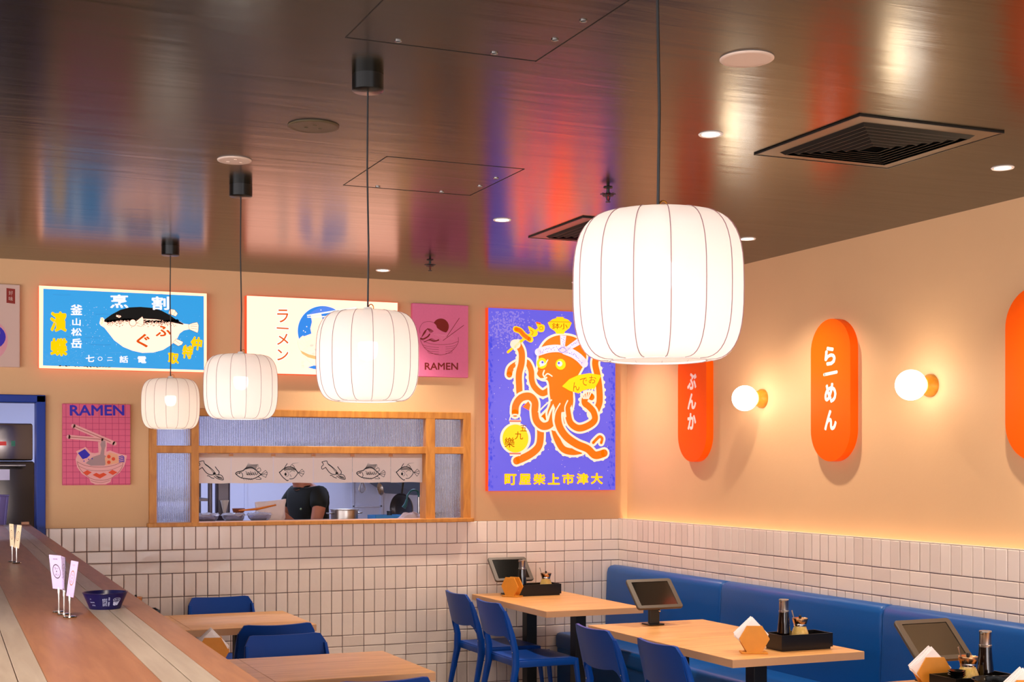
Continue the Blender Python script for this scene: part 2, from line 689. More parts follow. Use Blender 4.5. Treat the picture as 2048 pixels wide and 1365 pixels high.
# servery window: oak frame, reeded glass
wr = link(bpy.data.objects.new('window_1', None))
wr.location = (0, 0, 0)
tag(wr, 'oak framed servery window with reeded glass panes', None, None, 'structure')
bm = B()
FY0, FY1 = -0.025, 0.10
def fr(x0, x1, z0, z1, d=0.0):
    box(bm, x0, x1, FY0 - d, FY1, z0, z1, 0.003, 1)
fr(WX0, -3.314, WZ0, WZ1)
fr(-3.097, -3.048, WZ0, WZ1 - 0.04, -0.001)
fr(-1.502, -1.434, WZ0, WZ1 - 0.04, -0.001)
fr(-1.226, WX1, WZ0, WZ1)
fr(WX0 + 0.01, WX1 - 0.01, WZ1 - 0.046, WZ1, -0.0005)
fr(-3.32, -1.22, 1.719, 1.767, -0.0015)
obj('frame', bm, M_OAK, wr)
bm = B()
box(bm, WX0 - 0.012, WX1 + 0.012, -0.06, 0.115, 1.250, 1.276, 0.004)
obj('sill', bm, M_OAK, wr)
M_REED = mat('reeded_glass', (226, 228, 240), 0.12, trans=1.0, ior=1.45)
def reeded(x0, x1, z0, z1):
    bm = B()
    p = 0.0115
    n = max(2, int(round((x1 - x0) / p)))
    k = 6
    pts = []
    for i in range(n * k + 1):
        t = i / k
        pts.append((x0 + (x1 - x0) * i / (n * k), 0.03 - 0.0034 * abs(math.sin(PI * t)) ** 0.7))
    fa = [bm.verts.new((x, y, z0)) for x, y in pts]
    fb = [bm.verts.new((x, y, z1)) for x, y in pts]
    ba = [bm.verts.new((x, 0.034, z0)) for x, y in pts]
    bb = [bm.verts.new((x, 0.034, z1)) for x, y in pts]
    for i in range(len(pts) - 1):
        bm.faces.new((fa[i], fa[i + 1], fb[i + 1], fb[i]))
        bm.faces.new((ba[i], bb[i], bb[i + 1], ba[i + 1]))
        bm.faces.new((fa[i], ba[i], ba[i + 1], fa[i + 1]))
        bm.faces.new((fb[i], fb[i + 1], bb[i + 1], bb[i]))
    bm.faces.new((fa[0], fb[0], bb[0], ba[0]))
    bm.faces.new((fa[-1], ba[-1], bb[-1], fb[-1]))
    obj('pane', bm, M_REED, wr, smooth=True)
for x0, x1, z0, z1 in ((-3.312, -3.099, 1.278, 1.717), (-3.312, -3.099, 1.769, 1.957), (-3.046, -1.504, 1.769, 1.957),
                       (-1.432, -1.228, 1.278, 1.717), (-1.432, -1.228, 1.769, 1.957)):
    reeded(x0, x1, z0, z1)

# ------------------------------------------------------------------ ceiling fittings
dl = thing('downlight', '', 'light')
bm = B()
lathe(bm, [(0.034, 0.0), (0.034, -0.001), (0.044, -0.004), (0.047, 0.0), (0.047, 0.001)], 32)
obj('trim_ring', bm, M_WHITE, dl, True)
bm = B()
lathe(bm, [(0.0, -0.0015), (0.034, -0.0015)], 28)
obj('lens', bm, mat('downlight_lens', (255, 240, 220), 0.4, emit=(255, 236, 214), estr=14), dl)
DL = [(-1.93, -4.31, 'recessed downlight in the ceiling left of the big square air vent'),
      (-0.477, -4.28, 'recessed downlight right of the big square vent, by the right wall'),
      (-1.945, -2.357, 'recessed downlight just left of the vent behind the big lantern'),
      (-0.455, -2.341, 'recessed downlight peeking out right of the biggest lantern'),
      (-1.938, -0.407, 'recessed downlight above the cream lit ramen sign'),
      (-0.513, -0.371, 'recessed downlight over the octopus sign, half behind the biggest lantern')]
for gy in (-6.26, -8.2, -10.2):
    for gx in (-1.94, -0.47):
        DL.append((gx, gy, 'recessed downlight further along the ceiling, behind the viewpoint'))
for gx, gy in ((-4.6, -6.4), (-4.6, -9.0), (-6.8, -3.0), (-6.8, -7.0)):
    DL.append((gx, gy, 'recessed downlight further along the ceiling, behind the viewpoint'))
for i, (x, y, lab) in enumerate(DL):
    if i == 0:
        d = dl
        d.location = (x, y, CZ)
        d['label'] = lab
        d['group'] = 'downlights in view'
    else:
        d = copy_thing(dl, (x, y, CZ), None, lab, 'downlights in view' if i < 6 else 'downlights behind the viewpoint')
    lamp('downlight_beam', 'SPOT', (x, y, CZ - 0.02), 120 if i < 6 else 120, WARM, spot_size=math.radians(112), spot_blend=0.9, shadow_soft_size=0.035)

def disc_fitting(name, label, cat, x, y, r, m, mark=False):
    t = thing(name, label, cat, (x, y, CZ))
    bm = B()
    lathe(bm, [(r, 0.0), (r, -0.003), (r - 0.003, -0.0055), (r - 0.012, -0.0055)], 40)
    obj('rim', bm, m, t, True)
    bm = B()
    lathe(bm, [(0.0, -0.005), (r - 0.010, -0.005)], 40)
    if mark:
        for a in (0.4, 2.5, 4.6):
            box(bm, 0.03 * math.cos(a) - 0.006, 0.03 * math.cos(a) + 0.006, 0.03 * math.sin(a) - 0.003, 0.03 * math.sin(a) + 0.003, -0.0075, -0.005)
    obj('grille', bm, m, t)
    return t
disc_fitting('ceiling_speaker', 'large white round speaker flush with the brown ceiling', 'speaker', -2.345, -5.176, 0.083, mat('speaker_white', (214, 192, 176), 0.6))
disc_fitting('ceiling_speaker', 'dark bronze round speaker plate between the pendant cords', 'speaker', -3.355, -3.858, 0.095, mat('bronze_plate', (84, 70, 48), 0.5), True)
disc_fitting('smoke_detector', 'small white round detector plate left of the dark speaker', 'detector', -3.505, -3.191, 0.07, mat('speaker_white', (214, 192, 176), 0.6), True)

def vent(label, cx, cy, s):
    t = thing('air_vent', label, 'vent', (cx, cy, CZ))
    a = s / 2
    bm = B()
    def ring(bm, o, i, z0, z1):
        box(bm, -o, o, i, o, z0, z1); box(bm, -o, o, -o, -i, z0, z1)
        box(bm, i, o, -i, i, z0, z1); box(bm, -o, -i, -i, i, z0, z1)
    ring(bm, a, a - 0.007, -0.007, 0.0)
    obj('outer_frame', bm, M_BLACK, t)
    bm = B()
    ring(bm, a - 0.006, a - 0.072, -0.005, -0.001)
    obj('surround', bm, mat('vent_brown', (96, 78, 54), 0.4), t)
    bm = B()
    box(bm, -(a - 0.069), a - 0.069, -(a - 0.069), a - 0.069, -0.003, 0.0)
    k = a - 0.072
    z = -0.004
    while k > 0.035:
        for sx, sy in ((1, 0), (-1, 0), (0, 1), (0, -1)):
            ux, uy = -sy, sx
            p = []
            for (kk, zz, e) in ((k, z, k), (k - 0.016, z - 0.013, k - 0.016), (k - 0.019, z - 0.013, k - 0.019), (k - 0.003, z, k - 0.003)):
                p.append([(sx * kk + ux * e, sy * kk + uy * e, zz), (sx * kk - ux * e, sy * kk - uy * e, zz)])
            vs = [[bm.verts.new(q) for q in pr] for pr in p]
            for i in range(4):
                j = (i + 1) % 4
                bm.faces.new((vs[i][0], vs[i][1], vs[j][1], vs[j][0]))
        k -= 0.033
        z -= 0.0015
    obj('louvres', bm, mat('vent_dark', (11, 14, 12), 0.5, spec=0.3), t)
    return t
vent('big black square air vent in the ceiling by the right wall', -1.265, -4.435, 0.665)
vent('black square air vent partly hidden behind the biggest lantern', -1.275, -2.27, 0.665)

def access_panel(label, x0, x1, y0, y1):
    t = thing('access_panel', label, 'hatch', ((x0 + x1) / 2, (y0 + y1) / 2, CZ))
    a, b = (x1 - x0) / 2, (y1 - y0) / 2
    bm = B()
    w = 0.0026
    box(bm, -a, a, b - w, b, -0.0012, 0); box(bm, -a, a, -b, -b + w, -0.0012, 0)
    box(bm, -a, -a + w, -b, b, -0.0012, 0); box(bm, a - w, a, -b, b, -0.0012, 0)
    obj('joint_line', bm, mat('hatch_joint', (30, 24, 18), 0.6), t)
    for lx, ly in ((-a * 0.5, b - 0.03), (a * 0.5, b - 0.03), (a - 0.04, -a * 0.3), (a - 0.04, a * 0.3)):
        bm = B()
        lathe(bm, [(0.008, -0.002), (0.011, -0.003), (0.011, 0.0)], 14, (lx, ly, 0))
        obj('latch_ring', bm, M_STEEL, t)
access_panel('square ceiling hatch outline above the cream lit ramen sign', -2.947, -2.332, -3.49, -2.876)
access_panel('square ceiling hatch outline at the top edge of the photo', -3.548, -2.932, -5.52, -4.90)

sp = thing('sprinkler', 'black ceiling sprinkler head left above the biggest lantern', 'sprinkler', (-1.827, -3.287, CZ), 0.3, 'ceiling sprinklers')
bm = B()
lathe(bm, [(0.022, 0), (0.020, -0.004), (0.007, -0.006), (0.007, -0.028)], 20, cap1=True)
obj('collar', bm, M_BLACK, sp, True)
bm = B()
for k in range(12):
    a = 2 * PI * k / 12
    box(bm, -0.0025, 0.0025, 0.004, 0.036, -0.031, -0.029)
    bmesh.ops.rotate(bm, verts=bm.verts[-8:], cent=(0, 0, 0), matrix=Matrix.Rotation(a, 3, 'Z'))
cyl(bm, (0, 0, -0.040), 0.024, 0.002, 20)
obj('deflector', bm, M_BLACK, sp)
bm = B()
tube(bm, [(0.012, 0, -0.03), (0.011, 0, -0.048), (0.004, 0, -0.062)], 0.0025, 6)
tube(bm, [(-0.012, 0, -0.03), (-0.011, 0, -0.048), (-0.004, 0, -0.062)], 0.0025, 6)
cyl(bm, (0, 0, -0.068), 0.011, 0.003, 14)
obj('frame_arm', bm, M_BLACK, sp)
bm = B()
tube(bm, [(0, 0, -0.028), (0, 0, -0.06)], 0.003, 8)
obj('bulb', bm, mat('sprinkler_bulb', (150, 40, 30), 0.2), sp)
copy_thing(sp, (-1.814, -0.944, CZ), 0.8, 'small black ceiling sprinkler above the plain pink ramen print')

# ------------------------------------------------------------------ pendant lanterns
def lantern_profile(n=22):
    R, z0, z1 = 0.1645, -0.143, 0.143
    rb, rt = 0.094, 0.080
    pts = []
    zc, hz = 0.0, 0.143
    for i in range(n + 1):
        t = -1 + 2 * i / n
        a = t * PI / 2
        # rounded barrel: superellipse between the openings
        e = 2.9
        s = abs(math.sin(a)) ** (2 / e) * (1 if a >= 0 else -1)
        c = abs(math.cos(a)) ** (2 / e)
        ro = rb if t < 0 else rt
        pts.append((ro + (R - ro) * c, hz * s))
    return pts
pl = thing('pendant_lantern', '', 'lamp')
# origin at lantern centre (z = 1.995)
ZL = 1.995
prof = lantern_profile()
bm = B()
lathe(bm, prof, 60)
obj('shade', bm, M_SHADE, pl, 'all')
bm = B()
for k in range(15):
    a = 2 * PI * (k + 0.35) / 15
    tube(bm, [((r + 0.0012) * math.cos(a), (r + 0.0012) * math.sin(a), z) for r, z in prof], 0.0009, 5)
obj('wire_ribs', bm, mat('rib_wire', (160, 118, 122), 0.6), pl, 'all')
for r, z in (prof[0], prof[-1]):
    bm = B()
    tube(bm, [(r * math.cos(2 * PI * i / 40), r * math.sin(2 * PI * i / 40), z) for i in range(40)], 0.0022, 6, closed=True)
    obj('rim_ring', bm, M_WHITE, pl, 'all')
bm = B()
for k in range(3):
    a = 2 * PI * k / 3
    tube(bm, [(0.0, 0.0, 0.136), (0.08 * math.cos(a), 0.08 * math.sin(a), 0.143)], 0.0016, 5)
obj('spider', bm, M_WHITE, pl)
bm = B()
lathe(bm, [(0.0, 0.160), (0.012, 0.158), (0.021, 0.14), (0.021, 0.085), (0.024, 0.07), (0.030, 0.046), (0.0, 0.044)], 20)
obj('socket', bm, mat('socket_white', (235, 230, 225), 0.5), pl, True)
bm = B()
lathe(bm, [(0.0, 0.044), (0.031, 0.043), (0.033, 0.026), (0.031, 0.010), (0.024, -0.004), (0.013, -0.011), (0.0, -0.013)], 24)
obj('bulb', bm, mat('lit_bulb', (255, 250, 240), 0.4, emit=(255, 244, 230), estr=7), pl, 'all')
bm = B()
tube(bm, [(0, 0, 0.155), (0.003, 0, 0.35), (-0.002, 0, 0.6), (0, 0, CZ - ZL - 0.05)], 0.0031, 8)
obj('cord', bm, M_BLACKP, pl, True)
bm = B()
lathe(bm, [(0.0, CZ - ZL - 0.054), (0.046, CZ - ZL - 0.054), (0.051, CZ - ZL - 0.050), (0.051, CZ - ZL)], 32)
obj('ceiling_canopy', bm, M_SATIN, pl, True)
bm = B()
tube(bm, [(0.012 + 0.009 * math.cos(2 * PI * i / 14), 0, 0.158 + 0.011 * math.sin(2 * PI * i / 14)) for i in range(14)], 0.0016, 6, closed=True)
obj('hook', bm, mat('brass', (190, 130, 50), 0.3, 1.0), pl, True)
LN = [(-3.37, -6.41, 'largest and nearest white paper lantern, cord leaving the top of the photo', 0.0),
      (-3.37, -4.56, 'second nearest white pendant lantern, in front of the cream ramen sign', 0.17),
      (-3.37, -2.70, 'second smallest white pendant lantern, between the fugu and cream signs', 0.30),
      (-3.37, -0.856, 'smallest and farthest white pendant lantern, below the blue fugu sign', 0.06)]
for i, (x, y, lab, rz) in enumerate(LN):
    if i == 0:
        pl.location = (x, y, ZL); pl.rotation_euler = (0, 0, rz); pl['label'] = lab; pl['group'] = 'row of white pendant lanterns'
    else:
        copy_thing(pl, (x, y, ZL), rz, lab)
    lamp('lantern_bulb_light', 'POINT', (x, y, ZL - 0.05), (0.78, 0.78, 0.78, 0.72)[i], (1.0, 0.92, 0.86) if i < 3 else (1.0, 0.86, 0.70), shadow_soft_size=0.03)

# ------------------------------------------------------------------ right wall: globe lamps and orange boards
gl = thing('globe_wall_lamp', 'white globe wall lamp between the two fully seen orange boards', 'lamp', (XW, -1.716, 2.05), -PI / 2, 'globe wall lamps')
bm = B()
lathe(bm, [(0.058, 0.0), (0.058, 0.014), (0.047, 0.030), (0.043, 0.056), (0.0, 0.056)], 36)
obj('wood_base', bm, wood('lamp_base_oak', (196, 124, 20), (222, 150, 40), (8, 8, 8), 0.4), gl, True, rot=(PI / 2, 0, 0))
bm = B()
ball(bm, (0, -0.128, 0), 0.0775, u=32, v=20)
obj('globe', bm, mat('opal_globe', (255, 248, 238), 0.3, emit=(255, 243, 226), estr=11.0), gl, 'all')
copy_thing(gl, (XW, -3.21, 2.05), None, 'white globe wall lamp right of the board reading らーめん')
for gy in (-1.716, -3.21, -4.70, -6.2, -7.7):
    if gy < -4:
        copy_thing(gl, (XW, gy, 2.05), None, 'white globe wall lamp further along the right wall, outside the photo')
    lamp('globe_light', 'POINT', (XW - 0.225, gy, 2.06), 4.0, (1.0, 0.74, 0.45), shadow_soft_size=0.05)

def pill(label, y, chars, x0=None):
    t = thing('pill_sign', label, 'sign', (XW, y, 2.064), -PI / 2, 'orange pill boards on the right wall')
    r, h, d = 0.178, 0.40, 0.053
    poly = []
    for i in range(25):
        a = PI * i / 24
        poly.append((r * math.cos(a), h - r + r * math.sin(a)))
    for i in range(25):
        a = PI + PI * i / 24
        poly.append((r * math.cos(a), -(h - r) + r * math.sin(a)))
    bm = B()
    prism(bm, poly, -d, 0.0)
    es = [e for e in bm.edges if all(abs(v.co.y + d) < 1e-6 for v in e.verts)]
    bmesh.ops.bevel(bm, geom=es, offset=0.004, segments=2, affect='EDGES')
    obj('board', bm, M_ORANGE, t)
    A = Art([(-100, -100), (100, -100), (100, 100), (-100, 100)], 0.40, 0.40, d)
    A.k = 1
    A.eps = 2e-5
    for ch, cx, cy, hh, ww in chars:
        if ch == 'ー':
            A.stroke(mat('sign_white', (255, 238, 232), 0.5), [(cx - ww / 2, cy + 2), (cx + ww / 2, cy - 2)], 9, False)
        else:
            A.text(mat("sign_white", (255, 238, 232), 0.5), ch, (cx, cy), hh, ww, 0.045)
    A.finish('lettering', t)
    return t
# 1 design unit = 2 mm
pill('orange rounded board reading ぶんか, nearest the corner', -0.982, [('ぶ', 0, -66, 56, 58), ('ん', 0, 0, 54, 54), ('か', 0, 66, 56, 54)])
pill('orange rounded board reading らーめん between the globe lamps', -2.452, [('ら', 0, -96, 54, 50), ('ー', 2, -47, 10, 56), ('め', 2, 8, 56, 54), ('ん', 2, 84, 58, 56)])
pill('orange rounded board cut off by the right edge of the photo', -3.955, [('す', 0, -75, 60, 56)])

# ------------------------------------------------------------------ signs on the back wall
def sign_box(root, w, h, d, side, front=None, lip=0.0):
    bm = B()
    box(bm, -w / 2, w / 2, -d, 0, -h / 2, h / 2, 0.003, 2)
    return obj('casing', bm, side, root)

M_REDSIDE = glow('lit_red_acrylic', (240, 62, 14), 1.1)
C_CREAM = hot('lit_cream', (262, 258, 206), 2.3)
C_BLUE = glow('lit_sea_blue', (0, 146, 214), 1.1)
C_BLUE2 = glow('lit_pale_sea_blue', (58, 158, 222), 1.0)
C_WHITE = glow('lit_white', (246, 244, 252), 1.0)
C_YEL = hot('lit_yellow', (248, 208, 8), 1.3)
C_BLACK = mat('print_black', (10, 10, 8), 0.5, spec=0.2)
C_RED = glow('lit_red', (226, 84, 22), 1.0)
C_FISH = hot('lit_fish_belly', (270, 256, 220), 2.2)
C_OUT = mat('print_dark_line', (40, 50, 40), 0.5)
C_DBLUE = glow('lit_deeper_sea_blue', (0, 126, 200), 1.0)

# --- fugu sign
t = thing('lightbox_sign', 'blue lightbox sign with a big puffer fish and Japanese lettering', 'sign', (-3.517, 0, 2.487), 0, 'lit signs on the back wall')
sign_box(t, 1.022, 0.504, 0.058, M_REDSIDE)
A = Art([(95, 70), (1957, 150), (1955, 1015), (95, 975)], 1.022, 0.504, 0.058)
A.layer()
A.tri([(-0.511, 0.252), (0.511, 0.252), (0.511, -0.252), (-0.511, -0.252)], C_CREAM, True)
A.layer()
A.poly(C_BLUE, [(143, 105), (1925, 178), (1925, 990), (138, 947)])
A.layer()
rnd = random.Random(3)
for i in range(26):
    y = rnd.uniform(150, 930); x = rnd.uniform(160, 1650); l = rnd.uniform(60, 260)
    A.stroke(C_DBLUE if i % 2 else C_BLUE2, [(x, y), (x + l * 0.5, y + rnd.uniform(-4, 8)), (x + l, y + rnd.uniform(0, 14))], rnd.uniform(1.5, 5))
for i in range(420):
    x = 150 + abs(rnd.gauss(0, 260)); y = 935 - abs(rnd.gauss(0, 85))
    if x < 900 and y > 720:
        A.disc(C_BLUE2, (x, y), rnd.uniform(3, 11), rnd.uniform(2, 4), 6)
for i in range(150):
    x = rnd.choice([rnd.uniform(440, 760), rnd.uniform(560, 1000), rnd.uniform(160, 1900)])
    y = rnd.uniform(250, 930)
    A.disc(C_WHITE, (x, y), rnd.uniform(1.0, 3.2), None, 6)
A.layer()
FIN = [[(1532, 372), (1540, 335), (1560, 322), (1600, 330), (1634, 372), (1612, 402), (1580, 392)],
       [(1752, 492), (1800, 475), (1850, 465), (1866, 500), (1862, 560), (1852, 582), (1800, 560), (1762, 545)],
       [(1575, 690), (1618, 648), (1692, 682), (1680, 712), (1640, 728)]]
for f in FIN:
    A.poly(C_FISH, f)
body = [(765, 482), (778, 430), (800, 416), (822, 440), (900, 385), (1000, 332), (1100, 306), (1220, 300), (1350, 310), (1450, 338), (1540, 385), (1620, 440), (1700, 482), (1762, 490), (1768, 542), (1700, 556), (1655, 590), (1630, 640), (1560, 715), (1470, 770), (1360, 800), (1240, 804), (1130, 780), (1030, 740), (930, 668), (860, 580), (820, 530), (780, 505)]
A.poly(C_FISH, body)
A.layer()
A.poly(C_BLACK, [(822, 440), (900, 385), (1000, 332), (1100, 306), (1220, 300), (1350, 310), (1450, 338), (1540, 385), (1620, 440), (1700, 484), (1690, 492), (1600, 474), (1500, 452), (1400, 436), (1260, 430), (1160, 442), (1080, 446), (1000, 446), (920, 460), (840, 470), (815, 462)])
for i in range(620):
    x = rnd.uniform(850, 1640)
    base = 450 + 10 * math.sin(x * 0.01)
    d = abs(rnd.gauss(0, 30))
    y = base + d - 10
    if y > 552: continue
    A.disc(C_BLACK, (x, y), rnd.uniform(3, 10) * (1.3 if d < 22 else 0.75), rnd.uniform(2.5, 6) * (1.2 if d < 22 else 0.7), 7)
A.layer()
for f in FIN:
    A.stroke(C_OUT, f, 4, False, True)
for a in ((1560, 385, 1575, 330), (1585, 392, 1612, 345)):
    A.stroke(C_OUT, [(a[0], a[1]), (a[2], a[3])], 3, False)
for yy in (488, 512, 540):
    A.stroke(C_OUT, [(1775, 500 + (yy - 488) * 0.6), (1850, yy)], 3, False)
A.stroke(C_OUT, [(1605, 665), (1660, 705)], 3, False)
A.poly(C_FISH, [(1165, 462), (1240, 405), (1256, 440), (1252, 490), (1228, 516), (1180, 505)])
A.stroke(C_OUT, [(1165, 462), (1240, 405), (1256, 440), (1252, 490), (1228, 516), (1180, 505)], 4, False)
for e in ((1244, 430), (1248, 460), (1240, 492)):
    A.stroke(C_OUT, [(1176, 478), e], 3, False)
A.disc(C_FISH, (1135, 475), 38)
A.layer()
A.stroke(C_OUT, [(1135 + 38 * math.cos(a * PI / 10), 475 + 38 * math.sin(a * PI / 10)) for a in range(20)], 5, False, True)
A.disc(C_FISH, (790, 455), 17, 36)
A.stroke(C_YEL, [(792, 425), (800, 455), (790, 488)], 7)
A.stroke(C_OUT, [(786, 440), (802, 455), (788, 476)], 3)
A.disc(C_FISH, (975, 402), 25, 11)
A.disc(C_BLACK, (982, 400), 10, 9)
A.stroke(C_FISH, [(955, 390), (980, 418), (1004, 406)], 5)
# brush lettering
A.layer()
A.text(C_WHITE, '烹', (985, 240), 150, 205, 0.03)
A.text(C_WHITE, '割', (1442, 258), 150, 195, 0.03)
for ch, cy, hh, ww in (('釜', 335, 118, 135), ('山', 468, 82, 95), ('松', 578, 88, 120), ('岳', 702, 108, 122)):
    A.text(C_WHITE, ch, (510, cy), hh, ww, 0.03)
for ch, cx in (('七', 660), ('〇', 772), ('二', 880), ('話', 1035), ('電', 1236)):
    A.text(C_WHITE, ch, (cx, 868 + (cx - 660) * 0.02), {'〇': 46, '二': 36}.get(ch, 78), {'〇': 54, '二': 62}.get(ch, 98), 0.03)
for ch, c, hh, ww in (('濱', (310, 466), 225, 185), ('蝶', (315, 745), 200, 190), ('仲', (1840, 698), 150, 130), ('特', (1742, 792), 150, 120), ('取', (1585, 862), 122, 122)):
    A.text(C_YEL, ch, c, hh, ww, 0.05, 0.12 if c[0] > 1600 else 0)
A.text(C_RED, 'ふ', (1470, 562), 118, 175, 0.025, -0.12)
A.text(C_RED, 'ぐ', (1250, 672), 150, 150, 0.022, -0.1)
for i in range(17):
    x = 320 + i * 34
    if i in (4, 7): continue
    A.stroke(C_BLACK, [(x, 950 + i * 0.8), (x + rnd.uniform(8, 22), 952 + i * 0.8 + rnd.uniform(-5, 5))], rnd.uniform(4, 11), False)
A.finish('printed_face', t)

# --- cream ramen sign
t = thing('lightbox_sign', 'cream lit sign reading ラーメン with a blue disc and noodles', 'sign', (-2.233, 0, 2.4885), 0, 'lit signs on the back wall')
sign_box(t, 1.034, 0.505, 0.058, M_REDSIDE)
A = Art([(38, 88), (862, 120), (862, 524), (38, 510)], 1.034, 0.505, 0.058)
P = lambda x, y: (272.9 + x * 0.29989, 109.2 + y * 0.29989)
C_PALE = hot('lit_warm_white', (260, 260, 222), 2.4)
C_LBLUE = glow('lit_bright_blue', (30, 134, 232), 1.0)
C_LBLUE2 = glow('lit_violet_blue', (80, 134, 238), 1.0)
C_LINE = mat('print_grey_line', (196, 180, 168), 0.5, emit=(196, 180, 168), estr=0.75)
C_ORA = glow('lit_orange', (255, 190, 120), 1.0)
C_ORT = glow('lit_orange_text', (232, 96, 24), 1.0)
C_CHOP = glow('lit_chopstick', (255, 246, 240), 1.05)
A.layer()
A.tri([(-0.514, 0.2495), (0.514, 0.2495), (0.514, -0.2495), (-0.514, -0.2495)], C_PALE, True)
A.layer()
cx, cy = P(560, 560)
ring = [P(600 + 452 * math.cos(2 * PI * i / 60), 566 + 452 * math.sin(2 * PI * i / 60)) for i in range(60)]
A.poly(C_CHOP, [P(600 + 462 * math.cos(2 * PI * i / 60), 566 + 462 * math.sin(2 * PI * i / 60)) for i in range(60)])
A.layer()
A.poly(C_LBLUE, ring)
A.layer()
A.poly(C_LBLUE2, [P(*q) for q in ((330, 300), (430, 200), (560, 140), (700, 128), (820, 175), (700, 205), (500, 245))], True)
# bowl hides the lower part of the disc
bowl = [P(*q) for q in ((150, 735), (205, 675), (240, 650), (262, 662), (400, 610), (560, 600), (760, 620), (960, 660), (1052, 735), (1052, 800), (1020, 900), (960, 1000), (860, 1100), (760, 1170), (600, 1195), (450, 1180), (340, 1105), (250, 1000), (180, 890), (150, 800))]
A.poly(C_PALE, bowl)
A.layer()
A.poly(C_PALE, [P(*q) for q in ((380, 270), (570, 255), (600, 380), (590, 500), (620, 640), (640, 760), (390, 760), (400, 640), (375, 520), (405, 400))])
A.stroke(C_LINE, bowl[11:] + bowl[:1], 1.2)
for k in range(7):
    x = 392 + k * 30
    A.stroke(C_LINE, [P(x, 275), P(x + 28, 400), P(x + 8, 520), P(x + 30, 640), P(x - 10, 730)], 0.9)
for k in range(5):
    A.stroke(C_LINE, [P(290, 790 - 26 + k * 22), P(420, 725 + k * 22), P(560, 770 + k * 18), P(760, 720 + k * 24), P(1000, 790 + k * 12)], 0.9)
for k in range(5):
    A.stroke(C_LINE, [P(240, 890 + k * 14), P(400, 830 + k * 24), P(520, 900 + k * 20), P(760, 850 + k * 26), P(1000, 880 + k * 12)], 0.9)
for q in (((175, 780), (210, 752), (330, 860), (300, 885)), ((205, 690), (250, 660), (300, 765), (268, 800)), ((265, 680), (330, 668), (355, 750), (300, 770))):
    A.poly(C_PALE, [P(*z) for z in q]); A.stroke(C_LINE, [P(*z) for z in q], 0.9, False, True)
A.layer()
for q in ((400, 825), (478, 900), (430, 975), (600, 860)):
    A.disc(C_LINE, P(*q), 10, 6, 12)
A.poly(C_ORA, [P(*q) for q in ((190, 915), (340, 985), (520, 1025), (700, 1025), (880, 985), (1012, 910), (985, 965), (880, 1035), (700, 1082), (500, 1082), (330, 1040), (225, 975))])
A.poly(C_LBLUE, [P(*q) for q in ((325, 1220), (440, 1185), (600, 1200), (760, 1185), (880, 1220), (760, 1250), (600, 1262), (440, 1250))])
A.poly(C_CHOP, [P(*q) for q in ((312, 275), (1090, 140), (1210, 122), (1215, 158), (1095, 172), (318, 300))])
A.poly(C_CHOP, [P(*q) for q in ((316, 312), (1090, 262), (1225, 255), (1228, 290), (1090, 296), (322, 328))])
for y0, y1, y2, y3 in ((268, 118, 304, 162), (306, 250, 332, 294)):
    A.stroke(C_LINE, [P(850, 268 + (y1 - y0) * 0.6 if y0 == 268 else 278), P(1215, y1)], 0.9, False)
    A.stroke(C_LINE, [P(850, 212 if y0 == 268 else 306), P(1220, y3)], 0.9, False)
A.stroke(C_LINE, [P(1212, 118), P(1220, 162)], 1, False); A.stroke(C_LINE, [P(1224, 250), P(1230, 294)], 1, False)
A.layer()
for q in ((566, 186), (308, 487), (250, 562), (283, 585)):
    A.disc(C_CHOP, P(*q), 3.2, None, 10)
for ch, cy, hh, ww in (('ラ', 199, 72, 62), ('ー', 264, 9, 62), ('メ', 325, 62, 66), ('ン', 409, 62, 64)):
    if ch == 'ー':
        A.stroke(C_CHOP, [(203, cy), (266, cy + 3)], 16, False)
    else:
        A.text(C_CHOP, ch, (235, cy), hh + 8, ww + 8, 0.07)
A.layer()
for ch, cy, hh, ww in (('ラ', 199, 70, 60), ('ー', 264, 9, 62), ('メ', 325, 60, 62), ('ン', 409, 60, 60)):
    if ch == 'ー':
        A.stroke(C_ORT, [(205, cy), (264, cy + 3)], 7, False)
    else:
        A.text(C_ORT, ch, (235, cy), hh, ww, 0.006)
A.text(C_LINE, '拉', (344, 449), 17, 15)
A.text(C_LINE, '麺', (344, 470), 17, 15)
A.finish('printed_face', t)

# --- plain pink print
M_PINK = mat('pink_canvas', (226, 116, 158), 0.7, var=0.05, vscale=60)
M_MAROON = mat('print_maroon', (126, 26, 16), 0.7)
M_PINKL = mat('print_light_pink', (238, 158, 184), 0.7)
M_DARKPINK = mat('pink_canvas_edge', (204, 92, 110), 0.7)
t = thing('canvas_print', 'pink ramen print with a dark red sun, right of the cream lit sign', 'picture', (-1.3985, 0, 2.496), 0, 'pink canvas prints')
bm = B(); box(bm, -0.2055, 0.2055, -0.034, 0, -0.25, 0.25, 0.004)
obj('canvas', bm, [M_PINK], t)
A = Art([(50, 52), (968, 88), (965, 1290), (50, 1268)], 0.411, 0.50, 0.034)
A.eps = 6e-6
A.layer()
A.disc(M_MAROON, (515, 440), 130, 132, 40)
A.layer()
A.poly(M_PINK, [(180, 660), (165, 520), (190, 420), (260, 365), (360, 365), (430, 410), (460, 470), (560, 530), (700, 560), (780, 640), (790, 690), (600, 740), (400, 740), (230, 700)], True)
A.stroke(M_MAROON, [(172, 560), (170, 470), (215, 390), (290, 362), (380, 370), (440, 420), (458, 470)], 5)
